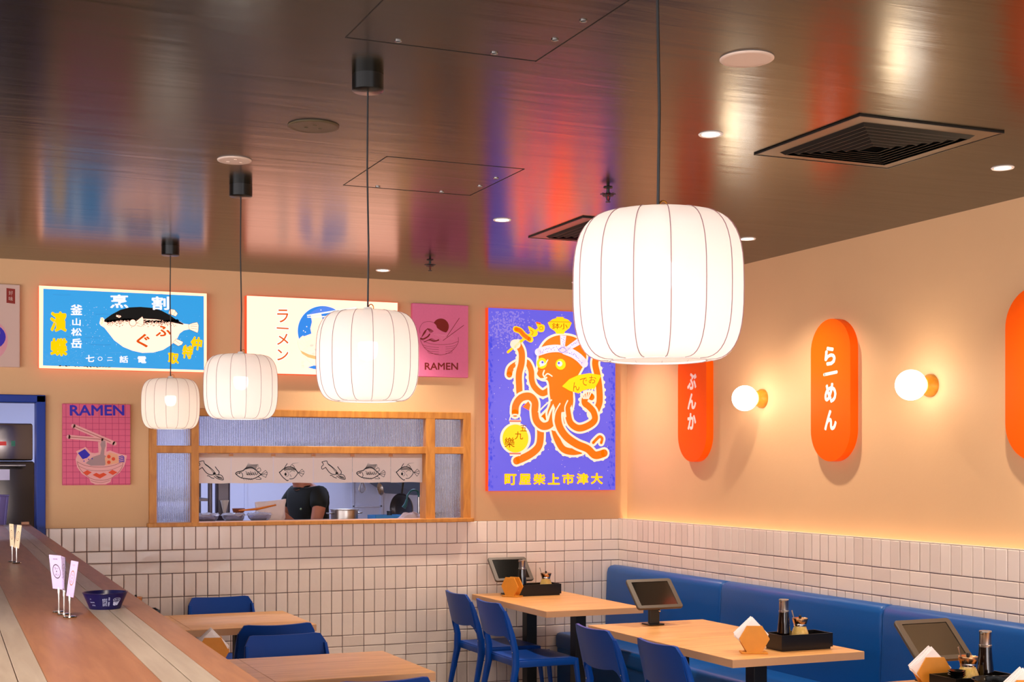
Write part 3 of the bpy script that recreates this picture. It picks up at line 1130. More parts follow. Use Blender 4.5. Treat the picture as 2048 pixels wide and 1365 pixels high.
# heaped noodles: plain wavy strands
for k in range(5):
    A.stroke(M_MAROON, [(200 + k * 14, 620 - k * 16), (250 + k * 12, 520 - k * 12), (320, 480 - k * 8 + k * 18), (390 - k * 10, 520 + k * 8)], 9 if k < 3 else 6)
for k in range(4):
    A.stroke(M_MAROON, [(240 + k * 20, 700 - k * 8), (320 + k * 14, 668 - k * 9), (400 + k * 10, 690 - k * 6), (480, 670 - k * 6)], 11 - k * 2)
A.stroke(M_MAROON, [(185, 640), (230, 650), (300, 610), (330, 570)], 22)
for k in range(9):
    A.stroke(M_PINKL, [(400 + k * 30, 570 - 10 * math.sin(k)), (470 + k * 30, 600), (540 + k * 24, 660)], 3)
A.stroke(M_MAROON, [(178, 650), (320, 722), (500, 742), (680, 728), (795, 685)], 5)
A.stroke(M_MAROON, [(800, 620), (798, 700), (740, 800), (640, 880), (500, 912), (360, 880), (250, 800), (192, 700), (180, 655)], 6)
for k in range(4):
    y = 775 + k * 36
    A.stroke(M_MAROON, [(212 + k * 28, y - 28), (330, y + 4), (480, y + 14)], 4)
    A.stroke(M_MAROON, [(590, y + 6), (690, y - 6), (770 - k * 26, y - 34)], 4)
A.stroke(M_MAROON, [(816, 300), (610, 610)], 8, False)
A.stroke(M_MAROON, [(890, 418), (550, 672)], 8, False)
A.text(M_MAROON, 'RAMEN', (522, 1100), 118, 545, 0.02)
A.finish('printed_front', t)

# --- checked pink print
M_PINK2 = mat('pink_checked_canvas', (222, 100, 134), 0.7, var=0.05, vscale=60)
M_PGRID = mat('print_grid_line', (176, 50, 96), 0.7)
M_PALEP = mat('print_pale_pink', (232, 168, 166), 0.7)
M_INDIGO = mat('print_indigo', (52, 38, 176), 0.7)
M_VERM = mat('print_vermilion', (226, 78, 40), 0.7)
M_GREYP = mat('print_grey', (168, 136, 138), 0.7)
M_PEACH = mat('print_peach', (232, 166, 132), 0.7)
t = thing('canvas_print', 'checked pink RAMEN print with a bowl and chopsticks, beside the blue door', 'picture', (-3.683, 0, 1.7705), 0, 'pink canvas prints')
bm = B(); box(bm, -0.205, 0.205, -0.03, 0, -0.2525, 0.2525, 0.004)
obj('canvas', bm, [M_PINK2], t)
A = Art([(88, 55), (1112, 72), (1092, 1300), (68, 1290)], 0.41, 0.505, 0.03)
A.eps = 6e-6
A.layer()
for k in range(10):
    x = 140 + k * 99
    A.stroke(M_PGRID, [(x, 62), (x - 14, 1288)], 6, False)
for k in range(12):
    y = 265 + k * 92
    if y < 1290:
        A.stroke(M_PGRID, [(90 - k, y - 4), (1106 - k, y + 6)], 6, False)
A.layer()
for a, b in (((245, 395), (860, 665)), ((170, 560), (690, 610))):
    A.stroke(M_PALEP, [a, b], 64, False)
outer = [(270, 900), (300, 820), (280, 780), (420, 715), (500, 800), (560, 810), (615, 800), (610, 640), (745, 640), (735, 790), (790, 770), (900, 815), (1045, 850), (1020, 960), (1000, 1010), (930, 1110), (800, 1200), (790, 1250), (720, 1285), (560, 1285), (490, 1250), (470, 1190), (360, 1120), (290, 1020)]
A.poly(M_PALEP, outer)
A.layer()
for a, b in (((250, 400), (800, 640)), ((175, 562), (650, 600))):
    A.stroke(M_MAROON, [a, b], 7, False)
A.poly(M_GREYP, [(665, 625), (720, 620), (725, 700), (705, 760), (700, 840), (800, 900), (700, 1000), (500, 1000), (420, 960), (520, 870), (640, 830), (660, 740), (645, 680)])
A.poly(M_INDIGO, [(305, 805), (410, 745), (490, 835), (440, 880), (375, 900)])
A.poly(M_PEACH, [(710, 880), (780, 800), (900, 830), (925, 960), (720, 1000)])
A.layer()
for c in ((770, 865), (838, 900), (768, 950)):
    A.disc(M_VERM, c, 27)
for k in range(4):
    A.stroke(M_INDIGO, [(925, 870 + k * 26), (975, 858 + k * 26), (1000, 880 + k * 22)], 14)
for c in ((395, 928), (465, 902), (518, 893)):
    A.disc(M_INDIGO, c, 9)
A.poly(M_PALEP, [(290, 940), (420, 1000), (600, 1025), (800, 1010), (985, 950), (960, 1040), (880, 1130), (790, 1190), (640, 1205), (490, 1190), (400, 1130), (320, 1040)])
A.layer()
A.stroke(M_MAROON, [(290, 935), (420, 998), (610, 1022), (800, 1008), (985, 945)], 5)
A.stroke(M_MAROON, [(292, 945), (330, 1040), (400, 1120), (500, 1195), (640, 1222), (780, 1200), (890, 1125), (960, 1040), (985, 950)], 5)
A.stroke(M_MAROON, [(310, 1000), (450, 1060), (620, 1080), (800, 1065), (965, 1000)], 4)
A.stroke(M_MAROON, [(490, 1225), (640, 1258), (780, 1225)], 4)
A.poly(M_VERM, [(372, 1105), (440, 1065), (508, 1100), (440, 1145)])
A.poly(M_VERM, [(520, 1140), (575, 1108), (625, 1132), (685, 1108), (735, 1138), (630, 1195)])
A.poly(M_VERM, [(755, 1105), (820, 1065), (895, 1105), (825, 1145)])
A.text(M_INDIGO, 'RAMEN', (605, 160), 160, 820, 0.022)
A.finish('printed_front', t)

# --- pale print at the far left edge
M_PALECANV = mat('pale_canvas', (206, 176, 164), 0.7)
M_REDLAB = mat('print_seal_red', (138, 36, 26), 0.7)
t = thing('canvas_print', 'pale print with a small red seal, cut off by the left edge', 'picture', (-4.386, 0, 2.49), 0)
bm = B(); box(bm, -0.25, 0.25, -0.03, 0, -0.251, 0.251, 0.004)
obj('canvas', bm, [M_PALECANV], t)
A = Art([(-250, -251), (250, -251), (250, 251), (-250, 251)], 0.5, 0.502, 0.03)
A.eps = 6e-6
A.layer()
A.poly(M_REDLAB, [(172, -228), (222, -224), (222, -134), (172, -138)])
A.layer()
A.text(M_PALECANV, '好', (197, -199), 26, 24)
A.text(M_PALECANV, '味', (197, -164), 26, 24)
A.layer(1)
A.disc(mat('print_pink', (214, 150, 160), 0.7), (60, 90), 120, 130)
A.layer(2)
A.disc(M_INDIGO, (60, 70), 108, 84)
A.layer(3)
A.disc(M_PALECANV, (54, 46), 82, 56)
A.layer(4)
A.disc(M_INDIGO, (54, 40), 70, 46)
A.finish('printed_front', t)

# --- octopus sign
O_VIO = glow('lit_violet', (104, 96, 226), 1.0)
O_VIO2 = glow('lit_pale_violet', (148, 130, 226), 1.0)
O_BLU = glow('lit_deep_violet', (78, 78, 222), 1.0)
O_ORG = hot('lit_octopus_orange', (255, 114, 0), 4.6)
O_CRM = glow('lit_octopus_cream', (255, 226, 198), 1.1)
O_YEL = hot('lit_octopus_yellow', (250, 220, 8), 2.4)
O_PNK = glow('lit_pink_white', (250, 220, 232), 1.0)
O_BRN = glow('lit_brown_line', (176, 104, 14), 0.8)
O_RED = glow('lit_salmon', (236, 120, 96), 1.0)
t = thing('lightbox_sign', 'tall violet lightbox sign with an orange octopus in a headband', 'sign', (-0.553, 0, 2.099), 0, 'lit signs on the back wall')
sign_box(t, 1.0, 1.278, 0.05, M_REDSIDE)
A = Art([(118, 111), (946, 139), (948, 1302), (118, 1312)], 1.0, 1.278, 0.05)
A.STEP = 0.0004
A.layer()
A.tri([(-0.498, 0.637), (0.498, 0.637), (0.498, -0.637), (-0.498, -0.637)], O_VIO, True)
A.layer()
rnd = random.Random(11)
for i in range(520):
    x = 180 + rnd.gauss(60, 75); y = 190 + rnd.gauss(20, 75)
    if 125 < x < 480 and 135 < y < 420:
        A.disc(O_VIO2, (x, y), rnd.uniform(2, 7), None, 6)
for i in range(260):
    x = rnd.choice([945 - abs(rnd.gauss(0, 22)), 120 + abs(rnd.gauss(0, 18))]); y = rnd.uniform(300, 1290)
    if 122 < x < 940:
        A.disc(O_BLU, (x, y), rnd.uniform(3, 8), rnd.uniform(5, 14), 6)
for i in range(130):
    A.disc(O_PNK, (rnd.uniform(130, 930), rnd.uniform(150, 1290)), rnd.uniform(0.8, 2.6), None, 6)
def arm(pts, w, n=7, bumps=None):
    A.layer(); A.stroke(O_CRM, pts, w + 26, n=n)
    if bumps:
        sp_ = smooth_path(pts, n)
        for k in range(bumps[0], len(sp_) - 1, bumps[2]):
            a, b = Vector(sp_[k][:2]), Vector(sp_[k + 1][:2])
            t_ = (b - a).normalized(); nn = Vector((-t_.y, t_.x)) * bumps[1]
            c = a + nn * (w / 2 + 9)
            A.disc(O_CRM, (c.x, c.y), 13, None, 10)
    A.layer(); A.stroke(O_ORG, pts, w, n=n)
# back arms
arm([(255, 548), (262, 515), (285, 492), (330, 470), (372, 470), (396, 520), (400, 580), (420, 630), (470, 668), (520, 640)], 36, bumps=(24, 1, 4))
arm([(312, 352), (334, 400), (334, 470), (318, 540), (318, 610), (330, 690), (400, 700)], 40, bumps=(3, 1, 4))
arm([(862, 402), (826, 425), (812, 470), (826, 540), (838, 620), (842, 700), (836, 740), (812, 790), (790, 800)], 42, bumps=(18, -1, 4))
arm([(800, 990), (820, 968), (842, 950), (858, 962), (852, 990)], 18)
arm([(560, 745), (520, 790), (478, 832)], 40)
# legs
arm([(452, 860), (456, 940), (448, 1005), (420, 1045), (370, 1080), (300, 1112)], 44, bumps=(12, -1, 4))
arm([(540, 880), (560, 960), (600, 1030), (660, 1050), (720, 1042)], 40, bumps=(8, 1, 4))
# head and body
head = [(438, 500), (444, 420), (458, 370), (500, 318), (560, 290), (630, 288), (690, 306), (735, 350), (752, 410), (748, 455), (725, 500), (700, 545), (672, 590), (662, 640), (668, 720), (650, 800), (620, 860), (560, 900), (520, 880), (500, 800), (520, 730), (514, 670), (510, 610), (496, 580), (462, 574), (436, 550), (430, 525)]
A.layer(); A.stroke(O_CRM, head, 26, closed=True)
A.poly(O_CRM, head, True)
A.layer(); A.poly(O_ORG, head, True)
# front arms
arm([(290, 800), (296, 745), (330, 700), (384, 690), (418, 726), (418, 790), (430, 850), (470, 884), (520, 868), (545, 800), (580, 735)], 44)
arm([(585, 740), (566, 800), (576, 880), (620, 950), (690, 1000), (760, 1030), (810, 1072), (870, 1058)], 46, bumps=(34, 1, 4))
arm([(622, 720), (632, 800), (650, 862), (700, 895), (760, 880), (806, 842), (800, 790), (768, 752), (742, 730), (744, 700), (768, 680), (786, 690)], 40, bumps=(36, -1, 4))
A.layer(); A.poly(O_ORG, [(560, 640), (655, 640), (662, 720), (640, 770), (600, 790), (560, 780), (535, 720)], True)
A.layer()
A.stroke(O_CRM, [(525, 712), (490, 740), (440, 790)], 9)
A.stroke(O_CRM, [(630, 715), (612, 760), (618, 820)], 8)
A.stroke(O_CRM, [(580, 735), (550, 790), (540, 850)], 8)
A.poly(O_ORG, [(338, 758), (375, 722), (388, 745), (380, 782)])
# snout and face
A.layer(); A.stroke(O_CRM, [(432, 518), (424, 545), (438, 572), (468, 576), (492, 566)], 12)
A.stroke(O_CRM, [(478, 520), (470, 545), (482, 566)], 9)
A.stroke(O_CRM, [(482, 556), (500, 540), (528, 556)], 8)
for c in ((462, 472), (584, 478)):
    A.layer(12 if False else A.k)
    A.disc(O_YEL, c, 33, 36)
A.layer()
for c in ((462, 472), (578, 474)):
    A.disc(O_PNK, c, 17, 18)
A.layer()
A.stroke(O_CRM, [(450, 492), (480, 480), (500, 450)], 7)
for c in ((466, 466), (572, 470)):
    A.disc(O_BLU, c, 7)
# headband
A.stroke(O_PNK, [(438, 400), (500, 380), (560, 374), (600, 380)], 44)
A.stroke(O_PNK, [(610, 386), (660, 405), (705, 435), (738, 470)], 50)
A.poly(O_PNK, [(580, 288), (620, 290), (610, 372), (584, 372)])
A.poly(O_PNK, [(610, 370), (690, 310), (722, 340), (630, 392)])
A.disc(O_PNK, (594, 384), 27, 20)
A.layer()
for i in range(40):
    a = i / 39
    if i % 2:
        x = 445 + 140 * a; y = 400 - 26 * math.sin(a * 1.6)
    else:
        x = 620 + 105 * a; y = 392 + 66 * a * a + 10 * a
    A.disc(O_BLU, (x + rnd.uniform(-5, 5), y + rnd.uniform(-12, 12)), 2.6, None, 6)
for i in range(10):
    A.disc(O_BLU, (588 + rnd.uniform(0, 22), 302 + i * 7), 2.6, None, 6)
    a = i / 9
    A.disc(O_BLU, (632 + 64 * a, 372 - 42 * a + rnd.uniform(-9, 9)), 2.6, None, 6)
A.stroke(O_BLU, [(568, 384), (594, 366), (620, 384), (594, 402), (568, 384)], 2.5)
# bowl on the head
A.layer()
A.poly(O_YEL, [(500, 207), (530, 184), (556, 176), (556, 168), (600, 168), (602, 176), (630, 184), (655, 207), (640, 240), (612, 262), (604, 278), (556, 278), (546, 262), (514, 240)])
A.layer()
A.stroke(O_BRN, [(503, 200), (652, 200)], 2.5, False)
A.text(O_BRN, '鉢小', (578, 228), 40, 100, 0.004)
# skewer
A.stroke(O_YEL, [(242, 402), (300, 352), (380, 290), (470, 232)], 15)
A.layer()
A.disc(O_CRM, (290, 350), 34, 32)
A.stroke(O_YEL, [(288, 366), (330, 325)], 14, False)
A.poly(O_YEL, [(372, 232), (398, 242), (432, 268), (428, 292), (398, 300), (384, 268)], True)
A.poly(O_YEL, [(424, 206), (446, 214), (478, 226), (474, 262), (446, 268), (434, 240)], True)
A.stroke(O_YEL, [(292, 252), (320, 262), (348, 292), (388, 318)], 36)
A.layer()
A.stroke(O_ORG, [(294, 252), (320, 262), (345, 290), (380, 316)], 24)
A.stroke(O_ORG, [(388, 256), (404, 270), (396, 288)], 4)
A.stroke(O_ORG, [(446, 238), (462, 232), (466, 250), (452, 254), (446, 244)], 4)
A.stroke(O_ORG, [(428, 208), (450, 214)], 10, False)
# fan
fan = [(592, 622), (640, 574), (700, 546), (770, 534), (848, 546), (828, 592), (800, 642), (768, 638), (730, 648), (700, 668), (640, 650)]
A.poly(O_YEL, fan)
for k in range(5):
    a = 0.5 + k * 0.45
    A.stroke(O_CRM, [(712 + k * 20, 660 - 6 * k), (732 + k * 8, 700)], 8, False)
A.layer()
A.text(O_BRN, 'ん', (680, 622), 58, 46, 0.0, -0.25)
A.text(O_BRN, 'で', (734, 592), 52, 46, 0.0, -0.15)
A.text(O_BRN, 'お', (790, 576), 50, 46, 0.0, 0.1)
# lantern
A.layer(); A.disc(O_CRM, (290, 966), 100, 104, 40)
A.stroke(O_CRM, [(252, 850), (262, 818), (292, 810), (318, 822), (324, 850)], 8)
for y in (856, 1068):
    A.poly(O_CRM, [(250, y - 12), (326, y - 12), (322, y + 12), (254, y + 12)])
A.layer(); A.disc(O_YEL, (290, 966), 84, 92, 40)
for y in (852, 1064):
    A.poly(O_RED, [(250, y - 5), (326, y - 5), (324, y + 6), (252, y + 6)])
A.layer()
A.text(O_BRN, '五', (342, 898), 40, 42, 0.008)
A.text(O_BRN, '九', (312, 946), 52, 54, 0.008)
A.text(O_BRN, '樂', (252, 992), 66, 66, 0.008)
# place name
for i, ch in enumerate('町屋柴上市津大'):
    A.text(O_YEL, ch, (258 + i * 93.5, 1230 + (3 - i) * 1.4), 74, 78, 0.035)
A.finish('printed_face', t)

# ------------------------------------------------------------------ fish banner in the servery opening
nr = thing('fish_banner', 'row of six pale cloth flags with ink fish hanging in the servery opening', 'banner', (0, 0, 0))
M_INK = mat('ink', (26, 26, 24), 0.7)
bm = B()
tube(bm, [(-3.045, 0.052, 1.712), (-1.505, 0.052, 1.712)], 0.004, 8)
obj('rod', bm, M_OAK, nr)
edges = [-3.098, -2.827, -2.547, -2.275, -2.004, -1.732, -1.461]
def ink(A, pts, w=8, **k):
    A.stroke(M_INK, pts, w * 1.35, **k)
for i in range(6):
    xa, xb = max(edges[i] + 0.0007, -3.046), min(edges[i + 1] - 0.0007, -1.504)
    cxp = (edges[i] + edges[i + 1]) / 2
    bm = B()
    N = 14
    top, bot = [], []
    for k in range(N + 1):
        x = xa + (xb - xa) * k / N
        top.append(bm.verts.new((x, 0.048, 1.718)))
        bot.append(bm.verts.new((x, 0.048 + 0.0012 * math.sin(k * 0.9 + i), 1.524 + 0.0015 * math.sin(k * 0.5 + i * 2))))
    for k in range(N):
        bm.faces.new((top[k], top[k + 1], bot[k + 1], bot[k]))
    p = obj('flag', bm, M_CLOTH, nr, True)
    if i:
        bm = B(); box(bm, edges[i] - 0.014, edges[i] + 0.014, 0.0455, 0.0470, 1.700, 1.718)
        obj('hanging_tab', bm, mat('tan_tape', (196, 138, 96), 0.8), nr)
    A = Art([(645, 65), (1390, 65), (1390, 590), (645, 590)], edges[i + 1] - edges[i], 0.194, 0.0)
    A.k = 1
    if i % 3 == 0:
        s = 745
        f = lambda *q: [(a + s, b) for a, b in q]
        if i == 0: f = lambda *q: [(a + s, b) for a, b in q]
        ink(A, f((60, 215), (150, 195), (170, 240), (240, 290), (330, 370), (350, 420)), 9)
        ink(A, f((60, 215), (90, 260), (55, 300), (70, 345), (130, 310)), 9)
        ink(A, f((130, 310), (200, 400), (270, 440), (330, 440)), 10)
        ink(A, f((180, 260), (260, 320), (320, 395)), 6)
        ink(A, f((330, 430), (400, 440), (470, 450), (505, 500), (500, 530), (420, 515), (340, 470)), 9)
        ink(A, f((420, 440), (430, 390), (390, 340), (362, 300)), 10)
        ink(A, f((340, 505), (290, 490), (250, 460), (220, 455)), 9)
        for k in range(7):
            ink(A, f((360 + k * 18, 450 + k * 5), (420 + k * 12, 500 + k * 3)), 5)
        A.disc(M_INK, f((345, 415))[0], 26, 20)
    elif i % 3 == 1:
        f = lambda *q: list(q)
        ink(A, f((725, 415), (760, 390), (850, 370), (900, 330), (1000, 310), (1080, 360), (1150, 420), (1170, 440)), 12)
        ink(A, f((725, 415), (740, 440), (810, 490), (880, 505), (1000, 520), (1090, 490), (1170, 440)), 11)
        for k in range(13):
            x = 880 + k * 16
            ink(A, f((x, 350 - 18 * math.sin(k * 0.25)), (x + 40, 290 - 10 * k ** 0.5), (x + 70 - k, 225 + 8 * k)), 7, taper=True)
        for k in range(24):
            a = k * 0.7
            ink(A, f((900 + 9 * k, 380 + 60 * abs(math.sin(a))), (935 + 8 * k, 400 + 50 * abs(math.sin(a + 0.5)))), 6)
        ink(A, f((740, 430), (820, 400), (850, 460), (830, 490)), 8)
        A.disc(M_INK, (795, 418), 10)
        for k in range(5):
            ink(A, f((860 + k * 34, 505), (885 + k * 34, 545)), 7, taper=True)
        for e in ((1250, 365), (1278, 400), (1280, 440), (1255, 490)):
            ink(A, f((1160, 440), e), 6)
        ink(A, f((1250, 365), (1282, 410), (1255, 490)), 6)
        ink(A, f((1090, 350), (1150, 320), (1165, 375), (1120, 385)), 6)
        ink(A, f((1060, 505), (1120, 480), (1175, 520), (1080, 520)), 7)
    else:
        s = -745
        f = lambda *q: [(a + s, b) for a, b in q]
        ink(A, f((1500, 400), (1530, 380), (1570, 345), (1650, 305), (1740, 310), (1800, 350), (1840, 400)), 12)
        ink(A, f((1500, 400), (1560, 480), (1640, 545), (1665, 540)), 11)
        ink(A, f((1690, 520), (1760, 510), (1820, 450), (1840, 410)), 9)
        ink(A, f((1590, 330), (1620, 280), (1645, 245)), 9)
        ink(A, f((1700, 300), (1740, 250), (1790, 235), (1860, 225)), 7, taper=True)
        ink(A, f((1740, 265), (1770, 290), (1785, 320)), 7)
        for k in range(12):
            ink(A, f((1580 + k * 20, 335 - 12 * math.sin(k * .28)), (1600 + k * 19, 365 - 10 * math.sin(k * .28))), 9)
        A.stroke(M_INK, [(1640 + s + 34 * math.cos(a * PI / 7), 430 + 42 * math.sin(a * PI / 7)) for a in range(14)], 6, False, True)
        A.disc(M_INK, (1615 + s, 435), 20, 24)
        for e in ((1920, 345), (1958, 380), (1955, 430), (1915, 478)):
            ink(A, f((1850, 410), e), 6)
        ink(A, f((1920, 345), (1962, 400), (1915, 478)), 5)
        ink(A, f((1690, 400), (1740, 370), (1790, 390)), 5)
        ink(A, f((1700, 440), (1720, 480)), 5)
    a = A.finish('ink_drawing', p)
    a.location = (cxp, 0.0465, 1.621)

# ------------------------------------------------------------------ bench along the right wall
bn = thing('bench', 'long blue upholstered bench along the right wall', 'bench', (0, 0, 0))
def back_section(y0, y1):
    bm = B()
    prof = [(-0.006, 0.44), (-0.006, 0.905), (-0.018, 0.917), (-0.05, 0.920), (-0.082, 0.914), (-0.100, 0.898), (-0.108, 0.87), (-0.112, 0.75), (-0.118, 0.6), (-0.122, 0.44)]
    ys = [(y0, 0.012), (y0 - 0.006, 0.005), (y0 - 0.022, 0.0), (y1 + 0.022, 0.0), (y1 + 0.006, 0.005), (y1, 0.012)]
    rings = []
    for y, ins in ys:
        cx_, cz_ = -0.06, 0.68
        ring = []
        for x, z in prof:
            dx = (x - cx_); dz = (z - cz_)
            ring.append(bm.verts.new((x - math.copysign(min(ins, abs(dx)), dx), y, z - (math.copysign(ins, dz) if dz > 0 else 0))))
        rings.append(ring)
    for a, b in zip(rings, rings[1:]):
        for i in range(len(a) - 1):
            bm.faces.new((a[i], a[i + 1], b[i + 1], b[i]))
        bm.faces.new((a[-1], a[0], b[0], b[-1]))
    bm.faces.new(rings[0]); bm.faces.new(rings[-1][::-1])
    return bm
def seat_section(y0, y1):
    bm = B()
    box(bm, -0.52, -0.10, y1 + 0.001, y0 - 0.001, 0.335, 0.452, 0.03, 4)
    return bm
ys = [-0.006, -1.517, -3.041, -4.565, -6.09, -7.61]
for a, b in zip(ys, ys[1:]):
    obj('backrest_section', back_section(a, b), M_VINYL, bn, True)
    obj('seat_cushion', seat_section(a, b), M_VINYL, bn, True)
bm = B(); box(bm, -0.50, -0.008, ys[-1], -0.006, 0.08, 0.34, 0.004)
obj('plinth_panel', bm, M_VINYL, bn)
bm = B(); box(bm, -0.44, -0.008, ys[-1], -0.006, 0.0, 0.08)
obj('kick_board', bm, M_BLACK, bn)

# ------------------------------------------------------------------ tables
def table(label, x0, x1, y0, y1, legs, group='oak topped tables on black posts', thick=0.038):
    t = thing('dining_table', label, 'table', ((x0 + x1) / 2, (y0 + y1) / 2, 0), 0, group)
    a, b = (x1 - x0) / 2, (y1 - y0) / 2
    bm = B()
    box(bm, -a, a, -b, b, 0.75 - thick + 0.002, 0.75, 0.0015, 1)
    obj('tabletop', bm, M_TABLE, t)
    bm = B()
    e = 0.0006
    box(bm, -a - e, a + e, -b - e, b + e, 0.75 - thick, 0.7485)
    obj('edge_band', bm, M_EDGE, t)
    for lx, ly in legs:
        bm = B(); box(bm, lx - 0.038, lx + 0.038, ly - 0.038, ly + 0.038, 0.012, 0.75 - thick - 0.006, 0.003)
        obj('post', bm, M_BLACK, t)
        bm = B(); box(bm, lx - 0.21, lx + 0.21, ly - 0.21, ly + 0.21, 0, 0.012, 0.003)
        obj('base_plate', bm, M_BLACK, t)
        bm = B(); box(bm, lx - 0.25, lx + 0.25, ly - 0.03, ly + 0.03, 0.75 - thick - 0.012, 0.75 - thick)
        obj('support_bar', bm, M_BLACK, t)
    return t
table('long oak table in the corner under the octopus sign', -1.172, -0.500, -1.25, -0.05, [(0.0, -0.36), (0.0, 0.38)])
table('far half of the joined oak tables by the bench, under the tablet', -1.252, -0.512, -2.698, -1.965, [(0, 0)])
table('near half of the joined oak tables, carrying napkins and a black tray', -1.252, -0.512, -3.418, -2.700, [(0, 0)])
table('oak table half seen at the bottom right corner of the photo', -1.252, -0.512, -4.915, -4.195, [(0, 0)])
table('oak table beyond the bottom right corner, carrying only the corner napkin box', -1.252, -0.512, -5.640, -4.917, [(0, 0)])
table('oak table against the tiled wall under the servery, right half', -3.338, -2.645, -1.352, -0.592, [(0, 0)])
table('oak table half tucked under the bar, next to the wall', -4.028, -3.340, -1.352, -0.592, [(0, 0)])
table('nearer oak table at the bottom centre, right half', -3.342, -2.640, -3.236, -2.516, [(0, 0)])
table('nearer oak table half tucked under the bar', -4.032, -3.344, -3.236, -2.516, [(0, 0)])

# ------------------------------------------------------------------ chairs (front = local +x)
def make_chair():
    t = thing('dining_chair', '', 'chair')
    # seat
    bm = B()
    nx, ny = 10, 12
    g = []
    for i in range(nx + 1):
        row = []
        u = i / nx
        x = -0.205 + 0.425 * u
        hw = 0.205 + 0.012 * u
        for j in range(ny + 1):
            v = -1 + 2 * j / ny
            z = 0.452 - 0.012 * (1 - v * v) * math.sin(PI * min(1, u * 1.1)) - 0.012 * max(0, u - 0.85) / 0.15
            xx = x - (0.02 * v ** 6 if u > 0.95 else 0)
            row.append(bm.verts.new((xx, hw * v, z)))
        g.append(row)
    for i in range(nx):
        for j in range(ny):
            bm.faces.new((g[i][j], g[i + 1][j], g[i + 1][j + 1], g[i][j + 1]))
    r = bmesh.ops.extrude_face_region(bm, geom=bm.faces[:])
    bmesh.ops.translate(bm, verts=[v for v in r['geom'] if isinstance(v, bmesh.types.BMVert)], vec=(0, 0, -0.016))
    obj('seat', bm, M_BLUECH, t, True)
    bm = B()
    for s in (-1, 1):
        box(bm, -0.2, 0.205, s * 0.205 - 0.011, s * 0.205 + 0.011, 0.405, 0.446, 0.005)
    box(bm, 0.185, 0.207, -0.2, 0.2, 0.405, 0.442, 0.005)
    box(bm, -0.212, -0.19, -0.2, 0.2, 0.405, 0.446, 0.005)
    obj('apron', bm, M_BLUECH, t, True)
    # back panel: curved in plan, rounded top corners, a gap over the seat
    def bx(z, v):
        return -0.215 - 0.088 * (z - 0.45) / 0.36 - 0.030 * (1 - v * v)
    bm = B()
    NV, NZ = 18, 12
    g = []
    for k in range(NZ + 1):
        row = []
        for j in range(NV + 1):
            v = -1 + 2 * j / NV
            ztop = 0.806 - 0.010 * (1 - v * v)
            if abs(v) > 0.80:
                q = (abs(v) - 0.80) / 0.20
                ztop -= 0.045 * (1 - math.sqrt(max(0, 1 - q * q)))
            zbot = 0.585 + 0.022 * (v * v)
            if abs(v) > 0.85:
                zbot -= 0.06 * ((abs(v) - 0.85) / 0.15)
            z = zbot + (ztop - zbot) * k / NZ
            hw = 0.212 - 0.010 * (z - 0.5) / 0.3
            row.append(bm.verts.new((bx(z, v), hw * v, z)))
        g.append(row)
    for k in range(NZ):
        for j in range(NV):
            bm.faces.new((g[k][j], g[k][j + 1], g[k + 1][j + 1], g[k + 1][j]))
    r = bmesh.ops.extrude_face_region(bm, geom=bm.faces[:])
    bmesh.ops.translate(bm, verts=[v for v in r['geom'] if isinstance(v, bmesh.types.BMVert)], vec=(-0.015, 0, -0.001))
    obj('backrest', bm, M_BLUECH, t, True)
    # rear legs run up as posts at the sides of the back
    for s in (-1, 1):
        bm = B()
        pts = [(-0.300, s * 0.222, 0.0), (-0.262, s * 0.217, 0.2), (-0.222, s * 0.211, 0.40), (-0.222, s * 0.209, 0.5), (-0.243, s * 0.207, 0.60), (-0.272, s * 0.203, 0.70), (-0.292, s * 0.199, 0.755)]
        rr = [(0.012, 0.011), (0.016, 0.013), (0.022, 0.015), (0.021, 0.014), (0.018, 0.013), (0.015, 0.011), (0.012, 0.009)]
        rings = []
        for (x, y, z), (ax, ay) in zip(pts, rr):
            ring = [bm.verts.new((x + ax * cx_, y + ay * cy_, z)) for cx_, cy_ in ((1, .55), (.6, 1), (-.6, 1), (-1, .55), (-1, -.55), (-.6, -1), (.6, -1), (1, -.55))]
            rings.append(ring)
        for a, b in zip(rings, rings[1:]):
            for i in range(8):
                bm.faces.new((a[i], a[(i + 1) % 8], b[(i + 1) % 8], b[i]))
        bm.faces.new(rings[0][::-1]); bm.faces.new(rings[-1])
        obj('leg', bm, M_BLUECH, t, True)
        bm = B()
        pts = [(0.232, s * 0.212, 0.0), (0.215, s * 0.208, 0.22), (0.19, s * 0.203, 0.43)]
        tube(bm, pts, [0.011, 0.014, 0.019], 8)
        obj('leg', bm, M_BLUECH, t, True)
        for z in (0.50, 0.575):
            bm = B()
            ball(bm, (-0.222 - 0.021 - 0.22 * max(0, z - 0.5), s * 0.2085, z), 0.0045, 0.5, 1, 1, 10, 6)
            obj('screw', bm, M_CHROME, t, True)
    return t
chair = make_chair()
CH = [(-1.105, -0.375, 0.0, 'blue chair at the corner table, closest to the back wall', 'chairs facing the blue bench'),
      (-1.125, -0.970, 0.0, 'second blue chair from the wall at the corner table, seat in full view', 'chairs facing the blue bench'),
      (-1.150, -2.425, 0.0, 'blue chair at the far half of the joined oak tables', 'chairs facing the blue bench'),
      (-1.135, -3.070, 0.0, 'blue chair at the near half of the joined oak tables', 'chairs facing the blue bench'),
      (-2.925, -0.400, -PI / 2, 'blue chair with its back against the tiled wall under the servery', 'chairs at the tables by the bar'),
      (-2.945, -1.352, PI / 2, 'darker backed blue chair between the two left tables, facing the wall', 'chairs at the tables by the bar'),
      (-3.018, -2.428, -PI / 2, 'blue chair between the two left tables, facing the viewpoint', 'chairs at the tables by the bar'),
      (-3.005, -3.325, PI / 2, 'blue chair whose back just shows at the bottom edge of the photo', 'chairs at the tables by the bar')]
